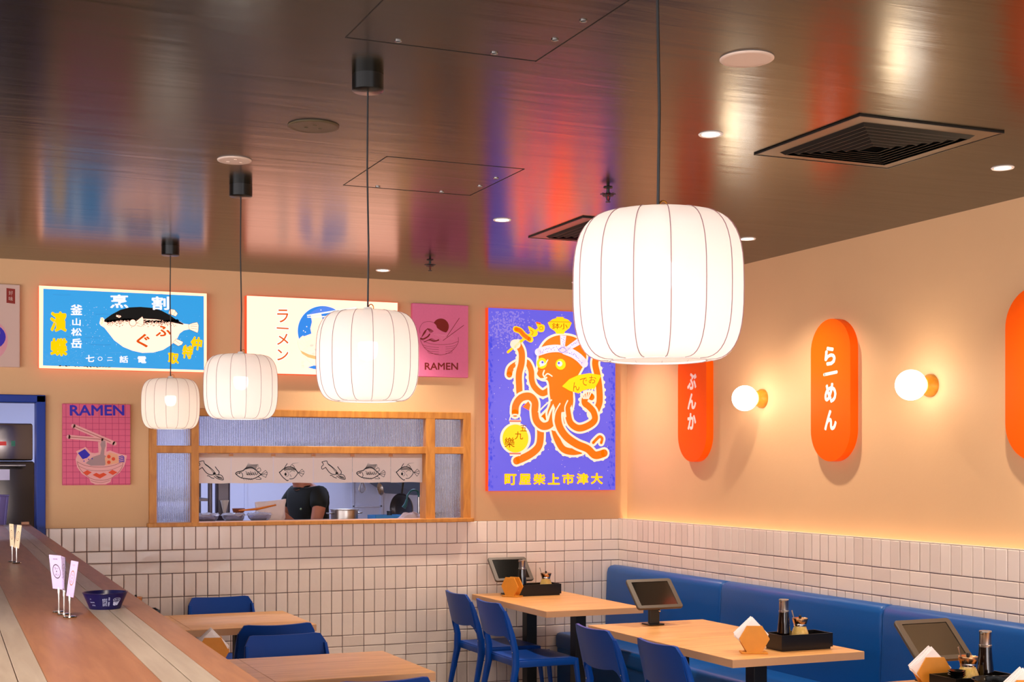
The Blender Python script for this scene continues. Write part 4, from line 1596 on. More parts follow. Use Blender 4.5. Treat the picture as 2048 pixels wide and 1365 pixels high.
for i, (x, y, rz, lab, gr) in enumerate(CH):
    if i == 0:
        chair.location = (x, y, 0); chair.rotation_euler = (0, 0, rz); chair['label'] = lab; chair['group'] = gr
    else:
        copy_thing(chair, (x, y, 0), rz, lab, gr)

# ------------------------------------------------------------------ bar counter on the left
BAR_A = math.radians(0.77)
bar = thing('bar_counter', 'long timber bar counter with pale inlaid stripes, lower left', 'counter', (-4.0785, -0.012, 0), -BAR_A)
LB = 12.3
ZB = 1.28
def strip(name, xa, xb, m, z=ZB, h=0.04):
    bm = B(); box(bm, xa, xb, -LB, 0, z - h, z, 0.0008, 1)
    return obj(name, bm, m, bar)
# local x: 0 is the guest side edge, negative towards the staff
strip('timber_edge', -0.062, 0.0, M_BAR)
strip('pale_stripe', -0.108, -0.0625, M_BARPALE)
strip('pale_stripe', -0.1555, -0.1095, M_BARPALE)
strip('timber_board', -0.336, -0.156, M_BAR)
strip('pale_stripe', -0.382, -0.3365, M_BARPALE)
strip('pale_stripe', -0.4295, -0.3835, M_BARPALE)
strip('timber_board', -0.62, -0.430, M_BAR)
bm = B(); box(bm, -0.62, -0.001, -LB, -0.001, ZB - 0.045, ZB - 0.006)
obj('core_board', bm, mat('bar_joint', (120, 92, 80), 0.7), bar)
bm = B(); box(bm, -0.58, -0.05, -LB, -0.04, 0.08, ZB - 0.045)
obj('front_panel', bm, mat('bar_front', (150, 104, 70), 0.55), bar)
bm = B(); box(bm, -0.56, -0.08, -LB, -0.05, 0, 0.08)
obj('kick_board', bm, M_BLACK, bar)
bm = B(); box(bm, -0.05, -0.004, -0.03, -0.004, ZB, ZB + 0.017, 0.002)
obj('end_block', bm, M_BAR, bar)

# ------------------------------------------------------------------ table-top things
M_TABFR = mat('tablet_case', (74, 62, 50), 0.45)
M_SCREEN = mat('tablet_screen', (14, 14, 12), 0.12, coat=0.3)
def make_tablet():
    t = thing('tablet_stand', '', 'tablet')
    w, L, th = 0.288, 0.212, 0.016
    tilt = math.radians(45)
    R = Matrix.Rotation(-(PI / 2 - tilt), 4, 'X')   # upright slab leaning back (top towards +y)
    ctr = Matrix.Translation((0, -0.005, 0.172))
    M = ctr @ R
    bm = B()
    # ring frame with rounded outer corners
    def rr(a, b, r, n=6):
        o = []
        for sx, sz, a0 in ((1, 1, 0), (-1, 1, PI / 2), (-1, -1, PI), (1, -1, 3 * PI / 2)):
            for i in range(n + 1):
                q = a0 + PI / 2 * i / n
                o.append((sx * (a - r) + r * math.cos(q), sz * (b - r) + r * math.sin(q)))
        return o
    oo = rr(w / 2, L / 2, 0.016)
    ii = rr(w / 2 - 0.028, L / 2 - 0.022, 0.003)
    lo = [[bm.verts.new((p[0] * s, y, p[1] * s)) for p in pts] for pts, y, s in ((oo, th / 2, 0.985), (oo, 0.0, 1.0), (oo, -th / 2 + 0.003, 1.0), (oo, -th / 2, 0.98), (ii, -th / 2, 1.0), (ii, -th / 2 + 0.003, 1.0))]
    n = len(oo)
    for a, b in zip(lo, lo[1:]):
        for i in range(n):
            bm.faces.new((a[i], a[(i + 1) % n], b[(i + 1) % n], b[i]))
    bm.faces.new(lo[0])
    bm.transform(M)
    obj('case', bm, M_TABFR, t, True)
    bm = B()
    box(bm, -w / 2 + 0.028, w / 2 - 0.028, -th / 2 + 0.0028, -th / 2 + 0.0045, -L / 2 + 0.022, L / 2 - 0.022)
    bm.transform(M)
    obj('screen', bm, M_SCREEN, t)
    bm = B()
    box(bm, -0.031, 0.031, -0.014, 0.012, 0.006, 0.165, 0.004)
    obj('stem', bm, mat('stand_grey', (44, 44, 38), 0.5), t)
    bm = B()
    box(bm, -0.05, 0.05, -0.036, 0.05, 0.0, 0.008, 0.003)
    obj('foot', bm, M_BLACKP, t)
    bm = B()
    ball(bm, (0.026, -0.018, 0.078), 0.008, u=14, v=8)
    obj('lock_knob', bm, M_CHROME, t, True)
    return t
tab = make_tablet()
TABS = [(-0.935, -0.165, 'black tablet on a stand at the corner table, against the tiled wall'),
        (-0.905, -2.088, 'black tablet on a stand on the joined oak tables, in front of the bench'),
        (-0.835, -4.262, 'black tablet on a stand at the bottom right corner of the photo')]
for i, (x, y, lab) in enumerate(TABS):
    if i == 0:
        tab.location = (x, y, 0.7502); tab['label'] = lab; tab['group'] = 'ordering tablets on stands'
    else:
        copy_thing(tab, (x, y, 0.7502), None, lab)

def make_napkin(with_paper=True):
    t = thing('napkin_holder', '', 'napkin holder')
    bm = B(); box(bm, -0.062, 0.062, -0.04, 0.04, 0.0, 0.008, 0.002)
    obj('base', bm, M_PALEWOOD, t)
    hexa = [(0.072 * math.cos(k * PI / 3), 0.070 + 0.0715 * math.sin(k * PI / 3)) for k in range(6)]
    for y in (-0.030, 0.022):
        bm = B(); prism(bm, hexa, y, y + 0.008)
        obj('side_plate', bm, M_PALEWOOD, t)
    bm = B(); box(bm, -0.034, 0.034, -0.022, 0.022, 0.008, 0.014)
    obj('cross_piece', bm, M_PALEWOOD, t)
    return t
def add_napkins(t):
    bm = B()
    rnd = random.Random(4)
    for k in range(9):
        y = -0.0205 + k * 0.0047
        s = 0.112 + rnd.uniform(-0.003, 0.003)
        cz = 0.088 + rnd.uniform(-0.006, 0.006)
        cx_ = -0.012 + rnd.uniform(-0.006, 0.006)
        a = PI / 4 + rnd.uniform(-0.06, 0.06)
        poly = []
        for q in range(4):
            ang = a + q * PI / 2
            poly.append((cx_ + s / math.sqrt(2) * math.cos(ang + PI / 4), max(0.012, cz + s / math.sqrt(2) * math.sin(ang + PI / 4))))
        prism(bm, poly, y, y + 0.0036)
    obj('paper_napkins', bm, M_NAPKIN, t)
np_ = make_napkin()
np_.location = (-0.990, -0.325, 0.7502); np_.rotation_euler = (0, 0, math.radians(-62))
np_['label'] = 'empty hexagonal wooden napkin holder on the corner table'; np_['group'] = 'hexagonal napkin holders'
NP = [(-1.035, -3.262, math.radians(-24), 'napkin holder with white napkins on the joined tables, beside a black tray'),
      (-0.970, -4.420, math.radians(-20), 'full napkin holder in front of the bottom right tablet'),
      (-1.058, -4.995, math.radians(-24), 'napkin holder cut by the bottom right corner of the photo'),
      (-3.50, -2.72, math.radians(-12), 'napkin holder peeking over the timber bar edge, on the nearer left table')]
for x, y, rz, lab in NP:
    c = copy_thing(np_, (x, y, 0.7502), rz, lab)
    add_napkins(c)

def make_tray():
    t = thing('condiment_tray', '', 'tray')
    bm = B()
    def shell(a, b, z0, z1, r=0.006):
        box(bm, -a, a, -b, -b + r, z0, z1); box(bm, -a, a, b - r, b, z0, z1)
        box(bm, -a, -a + r, -b + r, b - r, z0, z1); box(bm, a - r, a, -b + r, b - r, z0, z1)
    shell(0.148, 0.074, 0.012, 0.078)
    box(bm, -0.142, 0.142, -0.068, 0.068, 0.010, 0.016)
    obj('box', bm, M_SATIN, t)
    bm = B()
    box(bm, -0.140, 0.140, -0.066, 0.066, 0.0, 0.012)
    obj('foot_rim', bm, M_BLACKP, t)
    return t
tray = make_tray()
TR = [(-0.782, -0.277, 0.0, 'black condiment tray on the corner table under the octopus sign'),
      (-0.745, -3.215, 0.0, 'black condiment tray on the joined oak tables'),
      (-0.900, -4.565, 0.0, 'black condiment tray at the bottom right corner'),
      (-3.60, -0.93, 0.0, 'black condiment tray behind the bar, mostly hidden by it')]
for i, (x, y, rz, lab) in enumerate(TR):
    if i == 0:
        tray.location = (x, y, 0.7502); tray['label'] = lab; tray['group'] = 'condiment trays'
    else:
        copy_thing(tray, (x, y, 0.7502), rz, lab)

def make_bottle():
    t = thing('soy_sauce_bottle', '', 'bottle')
    bm = B()
    lathe(bm, [(0.0, 0.0), (0.030, 0.0), (0.033, 0.006), (0.0325, 0.06), (0.027, 0.12), (0.0235, 0.165), (0.0, 0.165)], 28)
    obj('glass_body', bm, mat('soy_glass', (16, 9, 8), 0.06, coat=0.5), t, True)
    bm = B()
    lathe(bm, [(0.0245, 0.163), (0.0250, 0.170), (0.0225, 0.172), (0.0225, 0.218), (0.0245, 0.222), (0.0235, 0.226), (0.0, 0.226)], 28)
    obj('metal_cap', bm, M_STEEL, t, True)
    bm = B()
    tube(bm, [(-0.018, -0.006, 0.214), (-0.030, -0.011, 0.220)], 0.005, 8)
    obj('spout', bm, M_STEEL, t, True)
    return t
bot = make_bottle()
ZT = 0.7502 + 0.0165
BT = [(-0.895, -0.275, 'dark soy sauce bottle with a steel cap on the corner table'),
      (-0.822, -3.205, 'dark soy sauce bottle with a steel cap on the joined tables'),
      (-0.822, -4.550, 'dark soy sauce bottle at the bottom right corner')]
for i, (x, y, lab) in enumerate(BT):
    if i == 0:
        bot.location = (x, y, ZT); bot['label'] = lab; bot['group'] = 'soy sauce bottles'
    else:
        copy_thing(bot, (x, y, ZT), None, lab)

def make_jar():
    t = thing('condiment_jar', '', 'jar')
    bm = B()
    prof = [(0.0, 0.0), (0.034, 0.0), (0.041, 0.012), (0.043, 0.03), (0.040, 0.052), (0.032, 0.070), (0.029, 0.076), (0.030, 0.084), (0.0, 0.084)]
    lathe(bm, prof, 30)
    obj('glass', bm, mat('jar_garlic', (214, 176, 96), 0.16, var=0.35, vscale=160, coat=0.6), t, True)
    bm = B()
    lathe(bm, [(0.0300, 0.078), (0.0310, 0.083), (0.0300, 0.088)], 30)
    obj('neck_ring', bm, M_CHROME, t, True)
    bm = B()
    lathe(bm, [(0.0, 0.106), (0.020, 0.104), (0.0375, 0.110), (0.0385, 0.107), (0.034, 0.094), (0.031, 0.087), (0.0, 0.087)], 30)
    obj('lid', bm, mat('lid_steel', (190, 150, 110), 0.25, 1.0), t, True)
    bm = B()
    lathe(bm, [(0.0, 0.122), (0.006, 0.121), (0.007, 0.112), (0.005, 0.104), (0.0, 0.104)], 14)
    obj('lid_knob', bm, M_BLACKP, t, True)
    bm = B()
    tube(bm, [(-0.026, 0.0, 0.085), (-0.034, 0.001, 0.11), (-0.046, 0.002, 0.142)], [0.0026, 0.0022, 0.003], 6)
    obj('spoon', bm, M_STEEL, t, True)
    for ch in t.children:
        for v in ch.data.vertices:
            v.co.z *= 1.2
    return t
jar = make_jar()
JR = [(-0.715, -0.275, 'yellow filled condiment jar with a spoon on the corner table'),
      (-0.735, -3.215, 'yellow filled condiment jar with a spoon on the joined tables'),
      (-0.918, -4.560, 'yellow filled condiment jar at the bottom right corner'),
      (-3.575, -0.925, 'condiment jar with a spoon peeking over the bar edge beside the blue bowl')]
for i, (x, y, lab) in enumerate(JR):
    if i == 0:
        jar.location = (x, y, ZT); jar['label'] = lab; jar['group'] = 'condiment jars'
    else:
        copy_thing(jar, (x, y, ZT), None, lab)

# black bowl and black dish at the bottom right
t = thing('serving_bowl', 'glossy black bowl at the bottom right corner of the photo', 'bowl', (-0.945, -4.735, 0.7502))
bm = B()
lathe(bm, [(0.0, 0.0), (0.040, 0.0), (0.044, 0.008), (0.066, 0.030), (0.084, 0.062), (0.088, 0.085), (0.085, 0.086), (0.080, 0.062), (0.062, 0.034), (0.035, 0.014), (0.0, 0.011)], 44)
obj('shell', bm, mat('black_ceramic', (12, 12, 14), 0.12), t, True)
bm = B()
tube(bm, [(0.0865 * math.cos(2 * PI * i / 44), 0.0865 * math.sin(2 * PI * i / 44), 0.0855) for i in range(44)], 0.0022, 6, closed=True)
obj('rim', bm, mat('black_ceramic_rim', (30, 30, 32), 0.15), t, True)
t = thing('sauce_dish', 'small stack of black sauce dishes at the front of the bottom right tray', 'dish', (-1.000, -4.590, ZT))
bm = B()
for k in range(3):
    lathe(bm, [(0.0, 0.058 + k * 0.008), (0.022, 0.058 + k * 0.008), (0.033, 0.068 + k * 0.008), (0.034, 0.070 + k * 0.008), (0.0315, 0.069 + k * 0.008), (0.021, 0.061 + k * 0.008), (0.0, 0.061 + k * 0.008)], 26)
lathe(bm, [(0.022, 0.0), (0.022, 0.060)], 20, cap0=True, cap1=True)
obj('dishes', bm, mat('black_ceramic', (12, 12, 14), 0.12), t, True)

# ------------------------------------------------------------------ on the bar: paper bowl and card stands
t = thing('paper_bowl', 'dark blue printed paper bowl standing on the bar', 'bowl', (-4.262, -5.150, ZB + 0.0004), math.radians(-16))
bm = B()
PB = [(0.038, 0.0), (0.0385, 0.002), (0.0555, 0.040), (0.0570, 0.0415), (0.0575, 0.0400), (0.0565, 0.039)]
lathe(bm, [(0.0, 0.003), (0.037, 0.003), (0.0382, 0.0), (0.0555, 0.0405)], 48)
lathe(bm, [(0.0, 0.0045), (0.036, 0.0045), (0.0540, 0.0405)], 48)
obj('wall', bm, mat('navy_printed_paper', (22, 20, 78), 0.3), t, True)
bm = B()
tube(bm, [(0.0552 * math.cos(2 * PI * i / 48), 0.0552 * math.sin(2 * PI * i / 48), 0.0408) for i in range(48)], 0.0014, 6, closed=True)
obj('rolled_rim', bm, mat('navy_rim', (34, 26, 70), 0.3), t, True)
M_BPRINT = mat('bowl_print', (196, 204, 236), 0.5)
def wrap_text(bm, s, ang, z, size, rot=0.0, bold=0.0, wid=None):
    """lettering wrapped on the tapered bowl wall; ang measured from local -y, positive to the right"""
    vs, fs = text_outline(s, bold)
    xs = [v[0] for v in vs]; ys = [v[1] for v in vs]
    sc = size / (max(ys) - min(ys))
    sx = (wid / (max(xs) - min(xs))) if wid else sc
    mx, my = (max(xs) + min(xs)) / 2, (max(ys) + min(ys)) / 2
    out = []
    for v in vs:
        dx, dy = (v[0] - mx) * sx, (v[1] - my) * sc
        a_, b_ = dx * math.cos(rot) - dy * math.sin(rot), dx * math.sin(rot) + dy * math.cos(rot)
        zz = z + b_ * 0.92
        r = 0.0382 + (0.0555 - 0.0382) * zz / 0.0405 + 0.0004
        th = ang + a_ / r - PI / 2
        out.append(bm.verts.new((r * math.cos(th), r * math.sin(th), zz)))
    for f in fs:
        try: bm.faces.new([out[i] for i in f])
        except ValueError: pass
def wrap_poly(bm, pts, ang, z):
    out = []
    for x, y in pts:
        zz = z + y * 0.92
        r = 0.0382 + (0.0555 - 0.0382) * zz / 0.0405 + 0.0004
        th = ang + x / r - PI / 2
        out.append((r * math.cos(th), r * math.sin(th), zz))
    vs = [bm.verts.new(p) for p in out]
    for tt in tessellate_polygon([[Vector((x, y, 0)) for x, y in pts]]):
        try: bm.faces.new([vs[i] for i in tt])
        except ValueError: pass
bm = B()
for k, w in enumerate(('POP OVER', 'TO THE', 'STARTS')):
    wrap_text(bm, w, 0.06 + k * 0.085, 0.0195, 0.0030, PI / 2, 0.02, 0.021)
wrap_text(bm, 'NOW', 0.36, 0.0285, 0.0038, PI / 2, 0.03, 0.009)
wrap_text(bm, 'HERE', 0.36, 0.0150, 0.0038, PI / 2, 0.03, 0.012)
for k, (w, l) in enumerate((('try', 0.004), ('memories', 0.013), ('OFTEN.', 0.010))):
    wrap_text(bm, w, -0.62 + k * 0.05, 0.0275 - k * 0.0080, 0.0032, 0, 0.01, l)
AN = 0.80
wrap_poly(bm, [(-0.0095, 0.000), (-0.0080, -0.0105), (-0.004, -0.0125), (0.005, -0.0115), (0.0095, 0.002), (0.005, -0.002), (0.0, -0.003), (-0.006, -0.002)], AN, 0.0215)
ell = [(0.0115 * math.cos(2 * PI * i / 24), 0.0045 + 0.0052 * math.sin(2 * PI * i / 24)) for i in range(24)]
for i in range(24):
    a, b = ell[i], ell[(i + 1) % 24]
    wrap_poly(bm, [a, b, (b[0] * 0.9, 0.0045 + (b[1] - 0.0045) * 0.86), (a[0] * 0.9, 0.0045 + (a[1] - 0.0045) * 0.86)], AN, 0.0215)
wrap_text(bm, 'Eat me', AN, 0.0262, 0.0045, 0.08, 0.01, 0.014)
obj('printed_lettering', bm, M_BPRINT, t)

M_CARD = mat('card_lilac_white', (214, 188, 230), 0.6)
M_CARDW = mat('card_warm_white', (244, 220, 178), 0.6)
M_CARDINK = mat('card_ink', (78, 56, 66), 0.6)
M_CARDINK2 = mat('card_brown_ink', (176, 116, 70), 0.6)
M_ACRYL = mat('clear_acrylic', (236, 236, 244), 0.05, trans=1.0, ior=1.2)
def card_stand(label, x, y, rz, cm, im, lean=0.0, h0=0.058):
    t = thing('card_stand', label, 'card holder', (x, y, ZB + 0.0004), rz, 'card stands on the bar')
    bm = B()
    lathe(bm, [(0.0, 0.0), (0.0155, 0.0), (0.0165, 0.0015), (0.0150, 0.004), (0.004, 0.0048), (0.0, 0.0048)], 30)
    obj('round_foot', bm, M_CHROME, t, True)
    bm = B()
    tube(bm, [(0, 0, 0.004), (0, 0, h0 - 0.004)], 0.0019, 10)
    tube(bm, [(0, 0, h0 - 0.010), (0, 0, h0 + 0.004)], 0.0031, 10)
    obj('stem', bm, M_CHROME, t, True)
    bm = B()
    box(bm, -0.0275, 0.0275, -0.0006, 0.0006, 0, 0.086)
    c = obj('card', bm, cm, t, rot=(lean, 0, 0), loc=(0, 0, h0))
    A = Art([(-27.5, -43), (27.5, -43), (27.5, 43), (-27.5, 43)], 0.055, 0.086, 0.0007)
    A.STEP = 0.00015
    A.eps = 2e-6
    A.layer()
    A.stroke(im, [(17 * math.cos(2 * PI * i / 30), -2 + 17 * math.sin(2 * PI * i / 30)) for i in range(30)], 2.6, False, True)
    A.text(im, 'WELCOME', (0, -33), 3.2, 20)
    A.text(im, 'ラー', (0, -9), 6, 17, 0.02)
    A.text(im, 'メン', (0, 6), 6, 17, 0.02)
    A.disc(im, (0, -2), 2.2)
    a = A.finish('printed_roundel', c)
    a.location = (0, 0, 0.043)
    return t
card_stand('lilac white card with a round emblem, left one of the near trio on the bar', -4.380, -5.205, math.radians(-64), M_CARD, M_CARDINK, 0.13, 0.058)
card_stand('narrow-looking card turned edge-on, right one of the near trio on the bar', -4.3665, -5.330, math.radians(-79), M_CARD, M_CARDINK2, -0.14, 0.050)
card_stand('clear card seen edge-on between the two lilac cards on the bar', -4.3730, -5.262, math.radians(-86), M_ACRYL, M_ACRYL, 0.02, 0.056)
card_stand('cream card at the far end of the bar, left one of two', -4.3780, -3.335, math.radians(-78), M_CARDW, M_CARDINK2, 0.04, 0.058)
card_stand('cream card at the far end of the bar, right one of two', -4.3670, -3.405, math.radians(-77), M_CARDW, M_CARDINK2, -0.12, 0.056)

# ------------------------------------------------------------------ kitchen seen through the servery and the blue door
def simple_bench(label, x0, x1, y0, y1, h):
    t = thing('kitchen_bench', label, 'bench', ((x0 + x1) / 2, (y0 + y1) / 2, 0))
    a, b = (x1 - x0) / 2, (y1 - y0) / 2
    bm = B(); box(bm, -a, a, -b, b, h - 0.03, h, 0.004)
    obj('worktop', bm, M_STEEL, t)
    for sx in (-1, 1):
        for sy in (-1, 1):
            bm = B(); cyl(bm, (sx * (a - 0.04), sy * (b - 0.04), 0), 0.018, h - 0.03, 12)
            obj('leg', bm, M_STEEL, t)
    bm = B(); box(bm, -a + 0.03, a - 0.03, -b + 0.03, b - 0.03, 0.2, 0.22)
    obj('under_shelf', bm, M_STEEL, t)
    return t
HB = 1.262
simple_bench('steel pass bench right behind the servery sill', -3.34, -1.19, 0.125, 0.52, HB)
simple_bench('steel work bench behind the cook, near the kitchen wall', -2.9, -0.5, 2.2, 2.8, 0.92)

# film covered bowls
M_FILM = mat('clear_film', (226, 224, 236), 0.12, trans=0.85, ior=1.15)
M_GREYFOOD = mat('chopped_food', (140, 128, 140), 0.6, var=0.4, vscale=90)
def film_bowl(label, x, y, r):
    t = thing('covered_bowl', label, 'bowl', (x, y, HB + 0.0004), random.uniform(0, 3), 'film covered bowls on the pass')
    bm = B()
    lathe(bm, [(0.0, 0.0), (r * 0.6, 0.0), (r * 0.9, 0.025), (r, 0.050), (r * 0.97, 0.050), (r * 0.85, 0.026), (r * 0.55, 0.005), (0.0, 0.005)], 30)
    obj('bowl', bm, M_FILM, t, True)
    bm = B()
    ball(bm, (0, 0, 0.022), r * 0.7, 1, 1, 0.34)
    for v in bm.verts:
        v.co += Vector(noise.noise_vector(v.co * 60)) * 0.005
    obj('contents', bm, M_GREYFOOD, t, True)
    bm = B()
    N, K = 8, 28
    rings = []
    for i in range(N + 1):
        q = r * 1.06 * i / N
        rings.append([bm.verts.new((q * math.cos(2 * PI * k / K), q * math.sin(2 * PI * k / K), 0.056 + 0.012 * noise.noise(Vector((math.cos(2 * PI * k / K) * i * 0.7, math.sin(2 * PI * k / K) * i * 0.7, x * 9))) - (0.012 if i == N else 0))) for k in range(K)])
    for a, b in zip(rings, rings[1:]):
        for k in range(K):
            try: bm.faces.new((a[k], a[(k + 1) % K], b[(k + 1) % K], b[k]))
            except ValueError: pass
    obj('cling_film', bm, mat('cling_film', (240, 240, 250), 0.1, trans=0.6, ior=1.1), t, True)
film_bowl('film covered bowl at the left end of the pass', -2.945, 0.26, 0.082)
film_bowl('film covered bowl second from the left on the pass', -2.765, 0.27, 0.078)
film_bowl('film covered bowl under the orange tongs on the pass', -2.585, 0.28, 0.082)
# bag and food behind the bowls
def bag(name, label, x, y, w, h, d, m, seed):
    bm = B()
    NL, K = 14, 36
    rings = []
    for i in range(NL + 1):
        f = i / NL
        hw = w / 2 * (0.84 + 0.10 * math.sin(PI * f) + 0.16 * f ** 3)
        hd = d / 2 * (1 - f ** 2.2) + 0.004
        ring = []
        for k in range(K):
            c_, s_ = math.cos(2 * PI * k / K), math.sin(2 * PI * k / K)
            p = Vector((hw * math.copysign(abs(c_) ** 0.7, c_), hd * math.copysign(abs(s_) ** 0.7, s_), h * f * (0.93 + 0.10 * c_)))
            if 0 < i:
                p += Vector(noise.noise_vector(p * 22 + Vector((seed, 0, 0)))) * 0.010
            p.z = max(p.z, 0.0)
            ring.append(bm.verts.new(p))
        rings.append(ring)
    for a, b in zip(rings, rings[1:]):
        for k in range(K):
            bm.faces.new((a[k], a[(k + 1) % K], b[(k + 1) % K], b[k]))
    bm.faces.new(rings[0][::-1]); bm.faces.new(rings[-1])
    o = obj(name, bm, m, None, True, loc=(x, y, HB + 0.0006))
    tag(o, label, 'bag')
    return o
bag('plastic_bag', 'white plastic bag standing on the pass left of the cook', -2.470, 0.440, 0.215, 0.145, 0.13, mat('white_poly_bag', (240, 226, 222), 0.35), 3)
t = thing('serving_tongs', 'orange handled wooden tongs resting on a covered bowl on the pass', 'tongs', (-2.62, 0.22, HB + 0.078), 0.1)
M_ORW = mat('orange_wood', (206, 116, 24), 0.5, var=0.2)
for s in (-1, 1):
    bm = B()
    tube(bm, [(-0.12, s * 0.006, 0.0), (0.0, s * 0.013, 0.008), (0.13, s * 0.004, 0.032)], [0.004, 0.008, 0.005], 8)
    obj('arm', bm, M_ORW, t, True)
bm = B(); ball(bm, (0.132, 0, 0.033), 0.008, 1, 1, .8, 12, 8)
obj('hinge', bm, M_ORW, t, True)
t = thing('wooden_ladle', 'brown wooden ladle lying behind the tongs on the pass', 'ladle', (-2.70, 0.40, HB + 0.0004), 1.2)
bm = B()
lathe(bm, [(0.0, 0.045), (0.02, 0.047), (0.038, 0.062), (0.044, 0.085), (0.041, 0.085), (0.034, 0.066), (0.018, 0.052), (0.0, 0.05)], 24)
obj('cup', bm, mat('brown_wood', (140, 70, 30), 0.5), t, True)
bm = B(); tube(bm, [(0.03, 0, 0.075), (0.10, 0.0, 0.05), (0.18, 0, 0.008)], [0.006, 0.006, 0.008], 8)
obj('handle', bm, mat('brown_wood', (140, 70, 30), 0.5), t, True)
bm = B(); lathe(bm, [(0.0, 0.0), (0.028, 0.0), (0.030, 0.046), (0.0, 0.046)], 22)
obj('rest_cup', bm, mat('brown_wood', (140, 70, 30), 0.5), t, True)

# pot
t = thing('cooking_pot', 'steel two handled pot on the pass right of the cook', 'pot', (-1.975, 0.33, HB + 0.0004), 0.2)
bm = B()
lathe(bm, [(0.0, 0.0), (0.088, 0.0), (0.094, 0.006), (0.094, 0.066), (0.101, 0.070), (0.101, 0.073), (0.091, 0.070), (0.090, 0.008), (0.0, 0.006)], 44)
obj('body', bm, M_STEEL, t, True)
for s in (-1, 1):
    bm = B()
    tube(bm, [(s * 0.094, -0.03, 0.045), (s * 0.125, -0.024, 0.047), (s * 0.130, 0.0, 0.047), (s * 0.125, 0.024, 0.047), (s * 0.094, 0.03, 0.045)], 0.005, 8)
    obj('handle', bm, M_STEEL, t, True)
bm = B()
lathe(bm, [(0.0, 0.062), (0.089, 0.060)], 30)
for v in bm.verts: v.co.z += 0.004 * noise.noise(v.co * 40)
obj('contents', bm, mat('pale_noodles', (226, 200, 180), 0.6, var=0.2), t, True)

# hanging pans and utensils on a rail
rail = thing('utensil_rail', 'steel hanging rail in the right part of the kitchen', 'rail', (-1.35, 0.9, 0))
bm = B(); tube(bm, [(-0.5, 0, 1.62), (0.55, 0, 1.62)], 0.008, 10)
obj('bar', bm, M_STEEL, rail, True)
for x in (-0.5, 0.55):
    bm = B(); tube(bm, [(x, 0, 1.62), (x, 0, 2.749)], 0.008, 10)
    obj('hanger', bm, M_STEEL, rail, True)
t = thing('frying_pan', 'dark frying pan hanging at the right of the servery opening', 'pan', (-1.335, 0.905, 1.315), math.radians(-62))
bm = B()
lathe(bm, [(0.0, 0.0), (0.085, 0.0), (0.104, 0.012), (0.116, 0.034), (0.113, 0.034), (0.101, 0.015), (0.083, 0.004), (0.0, 0.004)], 44)
bm.transform(Matrix.Rotation(PI / 2, 4, 'X'))
obj('bowl', bm, mat('pan_dark', (70, 66, 70), 0.3, 0.6), t, True)
bm = B()
tube(bm, [(0, -0.028, 0.11), (0.0, -0.012, 0.20), (0.0, 0.0, 0.285)], [0.008, 0.010, 0.006], 8)
obj('handle', bm, M_BLACKP, t, True)
bm = B(); tube(bm, [(0.0, 0.0, 0.283), (0, 0.012, 0.300), (0.0, 0.0, 0.316)], 0.003, 6)
obj('hook', bm, M_STEEL, t, True)
t = thing('skimmer_ladle', 'small dark ladle hanging left of the frying pan', 'ladle', (-1.535, 0.905, 1.45), 0.5)
bm = B()
lathe(bm, [(0.0, 0.0), (0.022, 0.003), (0.034, 0.018), (0.031, 0.018), (0.02, 0.006), (0.0, 0.003)], 22)
bm.transform(Matrix.Rotation(PI / 2 - 0.4, 4, 'X'))
for v in bm.verts: v.co.z *= 1.5
obj('cup', bm, M_STEEL, t, True)
bm = B(); tube(bm, [(0, 0, 0.03), (0.005, 0, 0.1), (0, 0, 0.178)], 0.004, 8)
obj('handle', bm, M_STEEL, t, True)
t = thing('whisk', 'pale wire whisk hanging left of the dark ladle in the kitchen', 'whisk', (-1.665, 0.905, 1.435), 0.2)
bm = B()
for k in range(6):
    a = PI * k / 6
    tube(bm, smooth_path([(0, 0, 0.095), (0.02 * math.cos(a), 0.02 * math.sin(a), 0.05), (0.024 * math.cos(a), 0.024 * math.sin(a), 0.02), (0, 0, 0.0), (-0.024 * math.cos(a), -0.024 * math.sin(a), 0.02), (-0.02 * math.cos(a), -0.02 * math.sin(a), 0.05), (0, 0, 0.095)], 4), 0.0016, 5)
obj('wires', bm, M_STEEL, t, True)
bm = B(); tube(bm, [(0, 0, 0.09), (0, 0, 0.188)], 0.008, 8)
obj('handle', bm, M_WHITE, t, True)
# range hood
t = thing('range_hood', 'dark range hood whose corner shows behind the frying pan', 'hood', (-0.75, 2.6, 0))
bm = B()
prism(bm, [(-0.35, 1.60), (0.0, 1.38), (0.12, 1.38), (0.12, 2.2), (-0.35, 2.2)], -0.3, 0.5)
obj('canopy', bm, mat('hood_dark', (54, 60, 70), 0.4), t)
bm = B(); box(bm, -0.2, 0.06, -0.1, 0.3, 2.2, 2.749)
obj('flue', bm, M_STEEL, t)
# spray tap
t = thing('spray_tap', 'teal and steel spray tap at the right end of the servery', 'tap', (-1.40, 0.40, HB + 0.0004), 0.0)
bm = B(); lathe(bm, [(0.024, 0), (0.024, 0.01), (0.012, 0.016), (0.011, 0.15), (0.0, 0.15)], 18, cap0=True)
obj('column', bm, M_STEEL, t, True)
bm = B(); tube(bm, smooth_path([(0, 0, 0.14), (-0.01, 0, 0.19), (-0.05, 0, 0.2), (-0.085, 0, 0.165), (-0.09, 0, 0.13)], 5), 0.007, 8)
obj('hose', bm, mat('teal_hose', (24, 86, 92), 0.4), t, True)
bm = B(); tube(bm, [(-0.09, 0, 0.135), (-0.10, 0, 0.10), (-0.115, 0, 0.075)], [0.009, 0.012, 0.016], 10)
obj('spray_head', bm, mat('teal_hose', (24, 86, 92), 0.4), t, True)
bm = B(); tube(bm, [(0.012, 0, 0.08), (0.05, 0, 0.10)], 0.006, 8)
obj('lever', bm, M_STEEL, t, True)
